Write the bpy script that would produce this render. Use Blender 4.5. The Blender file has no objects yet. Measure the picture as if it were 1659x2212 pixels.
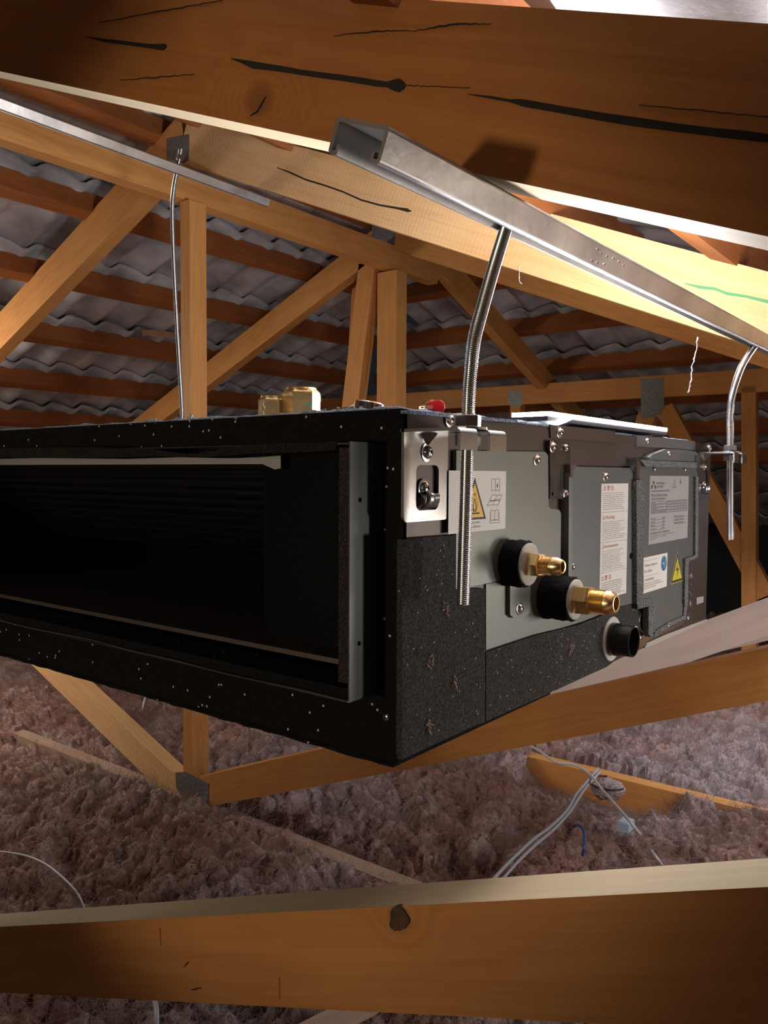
import bpy, bmesh, math, random
from mathutils import Vector, Matrix, noise
random.seed(7)
S = bpy.context.scene
COL = S.collection
# ------------------------------------------------------------------ camera
W, H = 1659, 2212
FPX = 1749.02; YAW = 0.660862615; PITCH = -0.0475576748; ROLL = 0.00617087867
CAM = Vector((-0.463274, -0.342783, -0.0438572))
Fd = Vector((math.cos(YAW)*math.cos(PITCH), math.sin(YAW)*math.cos(PITCH), math.sin(PITCH)))
R0 = Fd.cross(Vector((0, 0, 1))).normalized(); U0 = R0.cross(Fd)
Rt = R0*math.cos(ROLL)+U0*math.sin(ROLL); Up = -R0*math.sin(ROLL)+U0*math.cos(ROLL)
cd = bpy.data.cameras.new('camera'); co = bpy.data.objects.new('camera', cd); COL.objects.link(co)
M = Matrix((Rt, Up, -Fd)).transposed().to_4x4(); M.translation = CAM
co.matrix_world = M
cd.sensor_fit = 'VERTICAL'; cd.sensor_height = 36.0; cd.lens = FPX*36.0/H
cd.clip_start = 0.02; cd.clip_end = 50
S.camera = co
S.view_settings.view_transform = 'Standard'; S.view_settings.look = 'None'
S.view_settings.gamma = 1; S.view_settings.use_curve_mapping = False
S.view_settings.exposure = 0.0
# ------------------------------------------------------------------ world and lights
w = bpy.data.worlds.new('world'); S.world = w; w.use_nodes = True
w.node_tree.nodes['Background'].inputs[0].default_value = (0.75, 0.8, 1.0, 1)
w.node_tree.nodes['Background'].inputs[1].default_value = 0.012
LAMP_EMIT = 62.0

def light(name, kind, loc, target, energy, color, size=0.3, size_y=None, angle=None, blend=0.5):
    l = bpy.data.lights.new(name, kind); l.energy = energy; l.color = color
    if kind == 'AREA':
        l.size = size
        if size_y: l.shape = 'RECTANGLE'; l.size_y = size_y
    else:
        l.shadow_soft_size = size
    if kind == 'SPOT': l.spot_size = math.radians(angle); l.spot_blend = blend
    o = bpy.data.objects.new(name, l); COL.objects.link(o); o.location = loc
    o.rotation_euler = (Vector(target)-Vector(loc)).to_track_quat('-Z', 'Y').to_euler()
    return o
# unseen warm source assumed behind the camera, plus an added area fill
light('unseen_rear_light', 'SPOT', (-1.75, 0.34, -0.12), (0.0, 0.23, -0.09), 35, (1.0, 0.82, 0.60), 0.06, angle=32, blend=0.4)
light('unseen_rear_light', 'AREA', (-2.2, -0.4, 0.2), (0.6, 0.5, -0.6), 3.0, (1.0, 0.78, 0.62), 0.6)
# torch held out to the right of the photographer, lighting the side of the unit
light('torch_light', 'SPOT', (0.62, -0.95, -0.24), (0.36, 0, -0.19), 10, (1.0, 0.96, 0.88), 0.05, angle=50, blend=0.45)
# added point light between the two front trusses, hidden behind the near chord
light('overhead_fill', 'POINT', (0.45, 0.04, 0.27), (0, 0, 0), 10, (0.86, 0.93, 1.0), 0.035)
light('attic_fill', 'AREA', (2.35, 0.08, -0.1), (1.75, 0.5, -1.0), 9.0, (0.86, 0.89, 1.0), 0.3)  # these attic fills are added out of frame to brighten wool and timbers
light('attic_fill', 'AREA', (0.30, 2.7, 0.15), (1.2, 1.9, -0.7), 14.0, (1.0, 0.88, 0.76), 0.4)
light('attic_fill', 'AREA', (0.95, -0.8, -0.25), (1.05, 0.6, -0.95), 7.5, (1.0, 0.92, 0.88), 0.3)
# the LED bar lying on the unit throws its light up and towards the near end
wb = light('work_light_beam', 'AREA', (0.39, 0.024, 0.030), (0.39, 0.024, 1), 13.5, (0.95, 0.96, 1.0), 0.30, size_y=0.030)
wz_ = Vector((0.25, -0.35, -1)).normalized(); wx_ = Vector((1, 0, 0)); wx_ = (wx_-wz_*wx_.dot(wz_)).normalized()
wb.matrix_basis = Matrix.Translation((0.39, 0.024, 0.030)) @ Matrix((wx_, wz_.cross(wx_), wz_)).transposed().to_4x4()

# ------------------------------------------------------------------ picture helpers (where a sight line meets a real plane)
def ray(px, py):
    return (Fd*FPX + Rt*(px-W/2) + Up*(H/2-py)).normalized()
def P(px, py, ax, v):
    d = ray(px, py); return CAM + d*((v-CAM[ax])/d[ax])
# ------------------------------------------------------------------ materials
def mat(name):
    m = bpy.data.materials.new(name); m.use_nodes = True
    nt = m.node_tree; b = nt.nodes['Principled BSDF']; return m, nt, b
def node(nt, t, **k):
    n = nt.nodes.new(t)
    for a, v in k.items(): setattr(n, a, v)
    return n
def simple(name, col, rough=0.5, metal=0.0, bump=0.0, bscale=200, spec=None, var=0.0, vscale=20):
    m, nt, b = mat(name)
    b.inputs['Base Color'].default_value = (*col, 1); b.inputs['Roughness'].default_value = rough
    b.inputs['Metallic'].default_value = metal
    if spec is not None: b.inputs['Specular IOR Level'].default_value = spec
    tc = node(nt, 'ShaderNodeTexCoord')
    if bump:
        n = node(nt, 'ShaderNodeTexNoise'); n.inputs['Scale'].default_value = bscale; n.inputs['Detail'].default_value = 4
        nt.links.new(tc.outputs['Object'], n.inputs['Vector'])
        bp = node(nt, 'ShaderNodeBump'); bp.inputs['Strength'].default_value = bump; bp.inputs['Distance'].default_value = 0.002
        nt.links.new(n.outputs['Fac'], bp.inputs['Height']); nt.links.new(bp.outputs['Normal'], b.inputs['Normal'])
    if var:
        n = node(nt, 'ShaderNodeTexNoise'); n.inputs['Scale'].default_value = vscale; n.inputs['Detail'].default_value = 5
        nt.links.new(tc.outputs['Object'], n.inputs['Vector'])
        r = node(nt, 'ShaderNodeValToRGB')
        r.color_ramp.elements[0].position = 0.3; r.color_ramp.elements[1].position = 0.7
        r.color_ramp.elements[0].color = (*[c*(1-var) for c in col], 1)
        r.color_ramp.elements[1].color = (*[min(1, c*(1+var)) for c in col], 1)
        nt.links.new(n.outputs['Fac'], r.inputs['Fac']); nt.links.new(r.outputs['Color'], b.inputs['Base Color'])
    return m

def wood(name, light_c, dark_c, rings=9.0, knots=(), saw=0.0, rough=0.62, seed=0.0):
    """timber: object X runs along the grain"""
    m, nt, b = mat(name); L = nt.links
    tc = node(nt, 'ShaderNodeTexCoord')
    oi = node(nt, 'ShaderNodeObjectInfo')
    mp = node(nt, 'ShaderNodeMapping'); mp.inputs['Scale'].default_value = (1.2, 14, 14); mp.inputs['Location'].default_value = (seed, seed*1.7, 0)
    ad = node(nt, 'ShaderNodeVectorMath', operation='ADD')
    sc = node(nt, 'ShaderNodeVectorMath', operation='SCALE'); sc.inputs['Scale'].default_value = 37.0
    cx = node(nt, 'ShaderNodeCombineXYZ')
    L.new(oi.outputs['Random'], cx.inputs[0]); L.new(oi.outputs['Random'], cx.inputs[1]); L.new(cx.outputs[0], sc.inputs[0])
    L.new(tc.outputs['Object'], mp.inputs['Vector']); L.new(mp.outputs[0], ad.inputs[0]); L.new(sc.outputs[0], ad.inputs[1])
    n1 = node(nt, 'ShaderNodeTexNoise'); n1.inputs['Scale'].default_value = 1.3; n1.inputs['Detail'].default_value = 2; n1.inputs['Distortion'].default_value = 0.5
    L.new(ad.outputs[0], n1.inputs['Vector'])
    val = n1.outputs['Fac']
    for (kx, kz, kr, kk) in knots:      # growth rings bending round a knot
        sx = node(nt, 'ShaderNodeVectorMath', operation='SUBTRACT'); sx.inputs[1].default_value = (kx, 0, kz)
        L.new(tc.outputs['Object'], sx.inputs[0])
        ml = node(nt, 'ShaderNodeVectorMath', operation='MULTIPLY'); ml.inputs[1].default_value = (0.62/kr, 0, 1.0/kr)
        L.new(sx.outputs[0], ml.inputs[0])
        ln = node(nt, 'ShaderNodeVectorMath', operation='LENGTH'); L.new(ml.outputs[0], ln.inputs[0])
        mr = node(nt, 'ShaderNodeMapRange'); mr.inputs['From Min'].default_value = 0; mr.inputs['From Max'].default_value = 3.0
        mr.inputs['To Min'].default_value = kk; mr.inputs['To Max'].default_value = 0; mr.interpolation_type = 'SMOOTHSTEP'
        L.new(ln.outputs['Value'], mr.inputs['Value'])
        a2 = node(nt, 'ShaderNodeMath', operation='ADD'); L.new(val, a2.inputs[0]); L.new(mr.outputs[0], a2.inputs[1]); val = a2.outputs[0]
    mu = node(nt, 'ShaderNodeMath', operation='MULTIPLY'); mu.inputs[1].default_value = rings; L.new(val, mu.inputs[0])
    fr = node(nt, 'ShaderNodeMath', operation='PINGPONG'); fr.inputs[1].default_value = 0.5; L.new(mu.outputs[0], fr.inputs[0])
    n2 = node(nt, 'ShaderNodeTexNoise'); n2.inputs['Scale'].default_value = 6; n2.inputs['Detail'].default_value = 6
    mp2 = node(nt, 'ShaderNodeMapping'); mp2.inputs['Scale'].default_value = (1, 40, 40); L.new(tc.outputs['Object'], mp2.inputs['Vector']); L.new(mp2.outputs[0], n2.inputs['Vector'])
    n3 = node(nt, 'ShaderNodeTexNoise'); n3.inputs['Scale'].default_value = 3.5; n3.inputs['Detail'].default_value = 3; L.new(tc.outputs['Object'], n3.inputs['Vector'])
    m1 = node(nt, 'ShaderNodeMath', operation='MULTIPLY_ADD'); m1.inputs[1].default_value = 0.42; L.new(fr.outputs[0], m1.inputs[0])
    m2 = node(nt, 'ShaderNodeMath', operation='MULTIPLY_ADD'); m2.inputs[1].default_value = 0.55; m2.inputs[2].default_value = -0.28
    L.new(n2.outputs['Fac'], m2.inputs[0]); L.new(m2.outputs[0], m1.inputs[2])
    m3 = node(nt, 'ShaderNodeMath', operation='MULTIPLY_ADD'); m3.inputs[1].default_value = 0.9; L.new(n3.outputs['Fac'], m3.inputs[0]); L.new(m1.outputs[0], m3.inputs[2])
    cr = node(nt, 'ShaderNodeValToRGB'); e = cr.color_ramp.elements
    e[0].position = 0.15; e[0].color = (*dark_c, 1); e[1].position = 0.95; e[1].color = (*light_c, 1)
    L.new(m3.outputs[0], cr.inputs['Fac'])
    col = cr.outputs['Color']
    for (kx, kz, kr, kk) in knots:      # dark core
        sx = node(nt, 'ShaderNodeVectorMath', operation='SUBTRACT'); sx.inputs[1].default_value = (kx, 0, kz); L.new(tc.outputs['Object'], sx.inputs[0])
        ml = node(nt, 'ShaderNodeVectorMath', operation='MULTIPLY'); ml.inputs[1].default_value = (0.8/kr, 0, 1.0/kr); L.new(sx.outputs[0], ml.inputs[0])
        ln = node(nt, 'ShaderNodeVectorMath', operation='LENGTH'); L.new(ml.outputs[0], ln.inputs[0])
        mr = node(nt, 'ShaderNodeMapRange'); mr.inputs['From Min'].default_value = 0.45; mr.inputs['From Max'].default_value = 1.1
        mr.inputs['To Min'].default_value = 0.45; mr.inputs['To Max'].default_value = 0; L.new(ln.outputs['Value'], mr.inputs['Value'])
        mx = node(nt, 'ShaderNodeMix', data_type='RGBA'); L.new(mr.outputs[0], mx.inputs['Factor']); L.new(col, mx.inputs['A']); mx.inputs['B'].default_value = (0.06, 0.02, 0.006, 1)
        col = mx.outputs['Result']
    L.new(col, b.inputs['Base Color'])
    b.inputs['Roughness'].default_value = rough; b.inputs['Specular IOR Level'].default_value = 0.25
    bp = node(nt, 'ShaderNodeBump'); bp.inputs['Strength'].default_value = 0.25; bp.inputs['Distance'].default_value = 0.001
    hgt = n2.outputs['Fac']
    if saw:
        wv = node(nt, 'ShaderNodeTexWave', bands_direction='X'); wv.inputs['Scale'].default_value = 32; wv.inputs['Distortion'].default_value = 2.5; wv.inputs['Detail'].default_value = 2
        L.new(tc.outputs['Object'], wv.inputs['Vector'])
        ms = node(nt, 'ShaderNodeMath', operation='MULTIPLY_ADD'); ms.inputs[1].default_value = saw; L.new(wv.outputs['Fac'], ms.inputs[0]); L.new(n2.outputs['Fac'], ms.inputs[2]); hgt = ms.outputs[0]
    L.new(hgt, bp.inputs['Height']); L.new(bp.outputs['Normal'], b.inputs['Normal'])
    return m

def foam(name, col, speck=0.02, bump=0.7, bscale=700, speck_scale=330, speck_col=(0.85, 0.82, 0.78), rough=0.9):
    m, nt, b = mat(name); L = nt.links
    tc = node(nt, 'ShaderNodeTexCoord')
    n = node(nt, 'ShaderNodeTexNoise'); n.inputs['Scale'].default_value = bscale; n.inputs['Detail'].default_value = 3
    L.new(tc.outputs['Object'], n.inputs['Vector'])
    r = node(nt, 'ShaderNodeValToRGB'); r.color_ramp.elements[0].position = 0.35; r.color_ramp.elements[1].position = 0.75
    r.color_ramp.elements[0].color = (*[c*0.4 for c in col], 1); r.color_ramp.elements[1].color = (*[c*1.9 for c in col], 1)
    L.new(n.outputs['Fac'], r.inputs['Fac'])
    v = node(nt, 'ShaderNodeTexVoronoi'); v.inputs['Scale'].default_value = speck_scale
    L.new(tc.outputs['Object'], v.inputs['Vector'])
    sp = node(nt, 'ShaderNodeSeparateColor'); L.new(v.outputs['Color'], sp.inputs[0])
    c1 = node(nt, 'ShaderNodeMath', operation='GREATER_THAN'); c1.inputs[1].default_value = 1-speck; L.new(sp.outputs[0], c1.inputs[0])
    c2 = node(nt, 'ShaderNodeMath', operation='LESS_THAN'); c2.inputs[1].default_value = 0.28; L.new(v.outputs['Distance'], c2.inputs[0])
    cm = node(nt, 'ShaderNodeMath', operation='MULTIPLY'); L.new(c1.outputs[0], cm.inputs[0]); L.new(c2.outputs[0], cm.inputs[1])
    mx = node(nt, 'ShaderNodeMix', data_type='RGBA'); L.new(cm.outputs[0], mx.inputs['Factor']); L.new(r.outputs[0], mx.inputs['A']); mx.inputs['B'].default_value = (*speck_col, 1)
    L.new(mx.outputs['Result'], b.inputs['Base Color'])
    b.inputs['Roughness'].default_value = rough; b.inputs['Specular IOR Level'].default_value = 0.15
    bp = node(nt, 'ShaderNodeBump'); bp.inputs['Strength'].default_value = bump; bp.inputs['Distance'].default_value = 0.0015
    L.new(n.outputs['Fac'], bp.inputs['Height']); L.new(bp.outputs['Normal'], b.inputs['Normal'])
    return m

LT, DK = (0.68, 0.335, 0.105), (0.45, 0.18, 0.045)
M_WOOD = wood('orange_pine', LT, DK)
M_WOOD2 = wood('sawn_pine', (0.82, 0.53, 0.27), (0.62, 0.34, 0.13), saw=0.9, rings=6)
M_BATTEN = wood('red_pine', (0.36, 0.125, 0.035), (0.20, 0.058, 0.016))
M_PALE = wood('pale_pine', (0.72, 0.50, 0.26), (0.5, 0.3, 0.14))
M_LITEDGE = wood('lit_edge_pine', (0.80, 0.66, 0.44), (0.66, 0.50, 0.30), rings=5)  # paler narrow faces carry the lamp light in their colour
M_GREYPINE = wood('weathered_pine', (0.66, 0.55, 0.50), (0.50, 0.39, 0.35), rings=5)
M_DUSTY = wood('dusty_pine', (0.50, 0.36, 0.27), (0.34, 0.22, 0.16))
M_TILE = simple('concrete_tile', (0.40, 0.39, 0.39), 0.85, bump=0.5, bscale=90, var=0.5, vscale=7)
M_BOARD = simple('ceiling_board', (0.55, 0.48, 0.36), 0.9, var=0.2)
M_GALV = simple('galvanised_steel', (0.62, 0.63, 0.64), 0.28, 0.95, bump=0.12, bscale=60, var=0.15, vscale=30)
M_STRUT = simple('strut_steel', (0.42, 0.40, 0.375), 0.40, 1.0, bump=0.25, bscale=45, var=0.25, vscale=14)
M_ROD = simple('zinc_rod', (0.66, 0.67, 0.68), 0.25, 1.0)
M_CASE = simple('dark_coated_steel', (0.062, 0.048, 0.041), 0.40, 0.5, bump=0.1, bscale=25, var=0.12, vscale=12)
M_PLATE = simple('grey_green_plate', (0.15, 0.16, 0.14), 0.42, 0.45, bump=0.03, bscale=900, var=0.08, vscale=8)
M_COVER = simple('grey_cover', (0.11, 0.118, 0.118), 0.42, 0.4, bump=0.03, bscale=900, var=0.06)
M_DARKPLATE = simple('dark_plate', (0.12, 0.12, 0.115), 0.25, 0.9, bump=0.2, bscale=60, var=0.4, vscale=60)
M_BRACKET = simple('bracket_steel', (0.34, 0.34, 0.33), 0.24, 0.95, bump=0.1, bscale=40, var=0.1)
M_SCREW = simple('screw_steel', (0.72, 0.72, 0.72), 0.2, 1.0)
M_FLANGE = simple('flange_steel', (0.05, 0.053, 0.053), 0.42, 0.7, bump=0.15, bscale=15, var=0.3, vscale=8)
M_BRASS = simple('brass', (0.86, 0.64, 0.32), 0.26, 1.0, bump=0.1, bscale=150)
M_BRASS2 = simple('matt_brass', (0.62, 0.46, 0.22), 0.38, 0.9, bump=0.35, bscale=300, var=0.12, vscale=100)
M_FOAM = foam('black_foam', (0.006, 0.006, 0.0065), 0.016, speck_scale=270, speck_col=(0.5, 0.48, 0.45))
M_FOAMT = foam('dusty_foam', (0.045, 0.043, 0.04), 0.03, speck_scale=420, speck_col=(0.5, 0.48, 0.42))
M_FOAMLIT = foam('lit_foam', (0.20, 0.25, 0.32), 0.02, bump=1.0, bscale=500)  # black foam coloured pale blue for the light grazing its fuzz
M_SLEEVE = foam('sleeve_foam', (0.008, 0.008, 0.008), 0.0, bump=1.0, bscale=900)
M_EDGEF = foam('edge_foam', (0.13, 0.135, 0.135), 0.05, bump=1.0, bscale=600, speck_scale=600, speck_col=(0.7, 0.7, 0.68))
M_WFOAM = simple('white_foam', (0.60, 0.58, 0.54), 0.9, bump=0.6, bscale=1500)
M_BLACK = simple('black_inside', (0.003, 0.003, 0.003), 0.8, spec=0.05)
M_RIDGE = simple('ridged_black', (0.007, 0.007, 0.008), 0.35, spec=0.25)
M_TRAY = simple('tray_steel', (0.10, 0.08, 0.07), 0.5, 0.5)
M_STRIPG = simple('inner_strip_steel', (0.45, 0.43, 0.42), 0.4, 0.4)
M_PVC = simple('black_pvc', (0.012, 0.014, 0.014), 0.22)
M_PAPER = simple('label_paper', (0.72, 0.72, 0.68), 0.45)
M_SILVER = simple('silver_label', (0.50, 0.51, 0.52), 0.30, 0.35)
M_INK = simple('black_ink', (0.012, 0.010, 0.012), 0.6)
M_GREY = simple('grey_ink', (0.16, 0.16, 0.17), 0.6)
M_RED = simple('red_ink', (0.45, 0.05, 0.04), 0.6)
M_YEL = simple('yellow_print', (0.85, 0.50, 0.01), 0.45)
M_YEL2 = simple('yellow_sticker', (0.55, 0.50, 0.03), 0.45)
M_BLUE = simple('blue_print', (0.01, 0.14, 0.32), 0.45)
M_NAILP = simple('nail_plate_steel', (0.24, 0.25, 0.25), 0.55, 0.7, bump=0.6, bscale=140, var=0.3, vscale=160)
M_CRACK = simple('dark_crack', (0.018, 0.010, 0.006), 0.85)
M_BARK = simple('knot_wood', (0.07, 0.032, 0.014), 0.8, bump=0.8, bscale=120, var=0.5, vscale=90)
M_CABLE = simple('white_cable', (0.60, 0.62, 0.66), 0.45)
M_CABLEG = simple('grey_cable', (0.38, 0.40, 0.44), 0.5)
M_BLUEC = simple('blue_cable', (0.03, 0.09, 0.28), 0.4)
M_REDCAP = simple('red_cap', (0.62, 0.01, 0.02), 0.35)
M_CHROME = simple('chrome', (0.70, 0.70, 0.72), 0.10, 1.0)
M_WEB = simple('cobweb', (0.6, 0.6, 0.6), 0.8)
M_GREENP = simple('green_pencil', (0.10, 0.30, 0.12), 0.8)
M_BLACKP = simple('lamp_body', (0.03, 0.03, 0.035), 0.5)
m, nt, b = mat('lamp_lens'); b.inputs['Base Color'].default_value = (1, 1, 1, 1)
b.inputs['Emission Color'].default_value = (0.93, 0.92, 1.0, 1); b.inputs['Emission Strength'].default_value = LAMP_EMIT; M_LENS = m

# insulation
m, nt, b = mat('pink_wool'); L = nt.links
tc = node(nt, 'ShaderNodeTexCoord')
n1 = node(nt, 'ShaderNodeTexNoise'); n1.inputs['Scale'].default_value = 9; n1.inputs['Detail'].default_value = 6; n1.inputs['Roughness'].default_value = 0.65
n2 = node(nt, 'ShaderNodeTexNoise'); n2.inputs['Scale'].default_value = 110; n2.inputs['Detail'].default_value = 10; n2.inputs['Roughness'].default_value = 0.75; n2.inputs['Distortion'].default_value = 0.8
n4 = node(nt, 'ShaderNodeTexNoise'); n4.inputs['Scale'].default_value = 1.6; n4.inputs['Detail'].default_value = 2
for q in (n1, n2, n4): L.new(tc.outputs['Object'], q.inputs['Vector'])
cr = node(nt, 'ShaderNodeValToRGB'); e = cr.color_ramp.elements
e[0].position = 0.33; e[0].color = (0.52, 0.30, 0.25, 1); e[1].position = 0.68; e[1].color = (0.84, 0.70, 0.66, 1)
ne = cr.color_ramp.elements.new(0.5); ne.color = (0.76, 0.49, 0.42, 1)
L.new(n1.outputs['Fac'], cr.inputs['Fac'])
hs = node(nt, 'ShaderNodeMix', data_type='RGBA', blend_type='MULTIPLY'); hs.inputs['Factor'].default_value = 0.55
cr2 = node(nt, 'ShaderNodeValToRGB'); cr2.color_ramp.elements[0].position = 0.36; cr2.color_ramp.elements[0].color = (0.55, 0.45, 0.42, 1); cr2.color_ramp.elements[1].position = 0.62; cr2.color_ramp.elements[1].color = (1, 1, 1, 1)
L.new(n2.outputs['Fac'], cr2.inputs['Fac']); L.new(cr.outputs[0], hs.inputs['A']); L.new(cr2.outputs[0], hs.inputs['B'])
mg = node(nt, 'ShaderNodeMix', data_type='RGBA'); mr = node(nt, 'ShaderNodeMapRange'); mr.inputs['From Min'].default_value = 0.42; mr.inputs['From Max'].default_value = 0.66; mr.inputs['To Max'].default_value = 0.6
L.new(n4.outputs['Fac'], mr.inputs['Value']); L.new(mr.outputs[0], mg.inputs['Factor']); L.new(hs.outputs['Result'], mg.inputs['A']); mg.inputs['B'].default_value = (0.60, 0.53, 0.55, 1)
L.new(mg.outputs['Result'], b.inputs['Base Color']); b.inputs['Roughness'].default_value = 1; b.inputs['Specular IOR Level'].default_value = 0.05
bp = node(nt, 'ShaderNodeBump'); bp.inputs['Strength'].default_value = 1.0; bp.inputs['Distance'].default_value = 0.011
L.new(n2.outputs['Fac'], bp.inputs['Height']); L.new(bp.outputs['Normal'], b.inputs['Normal'])
M_WOOL = m

# ------------------------------------------------------------------ object helpers
def link(o, parent=None):
    COL.objects.link(o)
    if parent is not None:
        o.parent = parent; o.matrix_parent_inverse = wm(parent).inverted()
    return o
WM = {}
def wm(o): return WM.get(o.name, Matrix.Identity(4))
def thing(name, label, cat, loc=(0, 0, 0), group=None):
    o = bpy.data.objects.new(name, None); o.location = loc; o.empty_display_size = 0.05
    COL.objects.link(o); WM[o.name] = Matrix.Translation(Vector(loc))
    o['label'] = label; o['category'] = cat
    if group: o['group'] = group
    return o
def tag(o, label, cat, group=None):
    o['label'] = label; o['category'] = cat
    if group: o['group'] = group
    return o
def obj(name, bm, m, parent=None, smooth=False, mw=None, label=None, keep=False):
    me = bpy.data.meshes.new(name); keep or bmesh.ops.recalc_face_normals(bm, faces=bm.faces[:])
    bm.to_mesh(me); bm.free()
    if smooth:
        for p in me.polygons: p.use_smooth = True
    for mm in (m if isinstance(m, (list, tuple)) else [m]): me.materials.append(mm)
    return place(name, me, parent, mw, label)
def place(name, me, parent=None, mw=None, label=None):
    o = bpy.data.objects.new(name, me)
    mw = mw if mw is not None else Matrix.Identity(4)
    o.matrix_basis = mw; link(o, parent); WM[o.name] = mw
    if label: o['label'] = label
    return o
def box(bm, a, b_, mi=0):
    x0, y0, z0 = a; x1, y1, z1 = b_
    v = [bm.verts.new((x, y, z)) for x in (x0, x1) for y in (y0, y1) for z in (z0, z1)]
    for f in ((0, 1, 3, 2), (4, 6, 7, 5), (0, 4, 5, 1), (2, 3, 7, 6), (0, 2, 6, 4), (1, 5, 7, 3)):
        bm.faces.new([v[i] for i in f]).material_index = mi
def bevel(bm, r, seg=2, angle=0.6):
    es = [e for e in bm.edges if len(e.link_faces) == 2 and e.calc_face_angle(0) > angle]
    bmesh.ops.bevel(bm, geom=es, offset=r, segments=seg, profile=0.5, affect='EDGES')
def prism(bm, pts, axis, a, b_):
    """pts: 2-D outline; extruded along axis from a to b"""
    def mk(p, t):
        if axis == 1: return (p[0], t, p[1])
        if axis == 0: return (t, p[0], p[1])
        return (p[0], p[1], t)
    va = [bm.verts.new(mk(p, a)) for p in pts]; vb = [bm.verts.new(mk(p, b_)) for p in pts]
    bm.faces.new(va); bm.faces.new(vb[::-1]); n = len(pts)
    for i in range(n): bm.faces.new((va[i], vb[i], vb[(i+1) % n], va[(i+1) % n]))
def lathe(bm, prof, mw, seg=32, hexr=None):
    """prof: list of (t, r) along local Z of mw; closed with caps where r>0"""
    rings = []
    for t, r in prof:
        rings.append([bm.verts.new(mw @ Vector((r*math.cos(2*math.pi*i/seg), r*math.sin(2*math.pi*i/seg), t))) for i in range(seg)])
    for a, b_ in zip(rings, rings[1:]):
        for i in range(seg): bm.faces.new((a[i], a[(i+1) % seg], b_[(i+1) % seg], b_[i]))
    bm.faces.new(rings[0][::-1]); bm.faces.new(rings[-1])
def tube(bm, pts, r, seg=10, cap=True):
    pts = [Vector(p) for p in pts]; n = len(pts); rings = []; ref = None
    for i, p in enumerate(pts):
        t = (pts[min(i+1, n-1)]-pts[max(i-1, 0)]).normalized()
        if ref is None:
            ref = t.orthogonal().normalized()
        ref = (ref - t*ref.dot(t)).normalized(); bn = t.cross(ref)
        rr = r[i] if isinstance(r, (list, tuple)) else r
        rings.append([bm.verts.new(p + (ref*math.cos(2*math.pi*k/seg)+bn*math.sin(2*math.pi*k/seg))*rr) for k in range(seg)])
    for a, b_ in zip(rings, rings[1:]):
        for i in range(seg): bm.faces.new((a[i], a[(i+1) % seg], b_[(i+1) % seg], b_[i]))
    if cap: bm.faces.new(rings[0][::-1]); bm.faces.new(rings[-1])
def spline(pts, n=8):
    pts = [Vector(p) for p in pts]; out = []
    q = [pts[0]*2-pts[1]] + pts + [pts[-1]*2-pts[-2]]
    for i in range(1, len(q)-2):
        for k in range(n):
            t = k/n; a, b_, c, d = q[i-1], q[i], q[i+1], q[i+2]
            out.append(0.5*((2*b_)+(c-a)*t+(2*a-5*b_+4*c-d)*t*t+(3*b_-a-3*c+d)*t*t*t))
    out.append(pts[-1]); return out
def frame(org, zdir, xdir=(0, 0, 1)):
    z = Vector(zdir).normalized(); x = Vector(xdir); x = (x-z*x.dot(z)).normalized(); y = z.cross(x)
    m = Matrix((x, y, z)).transposed().to_4x4(); m.translation = Vector(org); return m
def beam(name, p0, p1, front, thick, height, m, parent=None, bev=0.002, label=None, edge=None):
    """timber from p0 to p1 (centre line of the front face); 'front' = outward direction of the front face"""
    p0 = Vector(p0); p1 = Vector(p1); x = (p1-p0).normalized(); y = -Vector(front).normalized()
    y = (y - x*y.dot(x)).normalized(); z = x.cross(y)
    mw = Matrix((x, y, z)).transposed().to_4x4(); mw.translation = p0
    L_ = (p1-p0).length
    bm = bmesh.new(); box(bm, (0, 0, -height/2), (L_, thick, height/2)); bevel(bm, bev, 2)
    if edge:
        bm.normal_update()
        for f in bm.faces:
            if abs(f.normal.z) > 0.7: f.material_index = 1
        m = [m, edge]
    return obj(name, bm, m, parent, mw=mw, label=label)
NX = (-1, 0, 0); NY = (0, -1, 0)

# ------------------------------------------------------------------ the setting: roof slopes, ceiling board
FLOOR = -1.03
RX, RY, RZ = 2.0, 1.43, 0.876          # end of the ridge, top of the rafters
PIT = 0.415
bm = bmesh.new(); box(bm, (-2.6, -2.9, FLOOR-0.012), (5.4, 5.8, FLOOR)); o = obj('floor', bm, M_BOARD); o['kind'] = 'structure'

for nm, a_, b_ in (('wall_back', (5.25, -2.9, FLOOR), (5.3, 5.8, 0.35)), ('wall_left', (-2.6, 5.5, FLOOR), (5.3, 5.55, 0.2)), ('wall_right', (-2.6, -2.75, FLOOR), (5.3, -2.7, 0.2))):
    bm = bmesh.new(); box(bm, a_, b_); o = obj(nm, bm, simple('dark_building_paper', (0.03, 0.03, 0.032), 0.9)); o['kind'] = 'structure'

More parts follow.
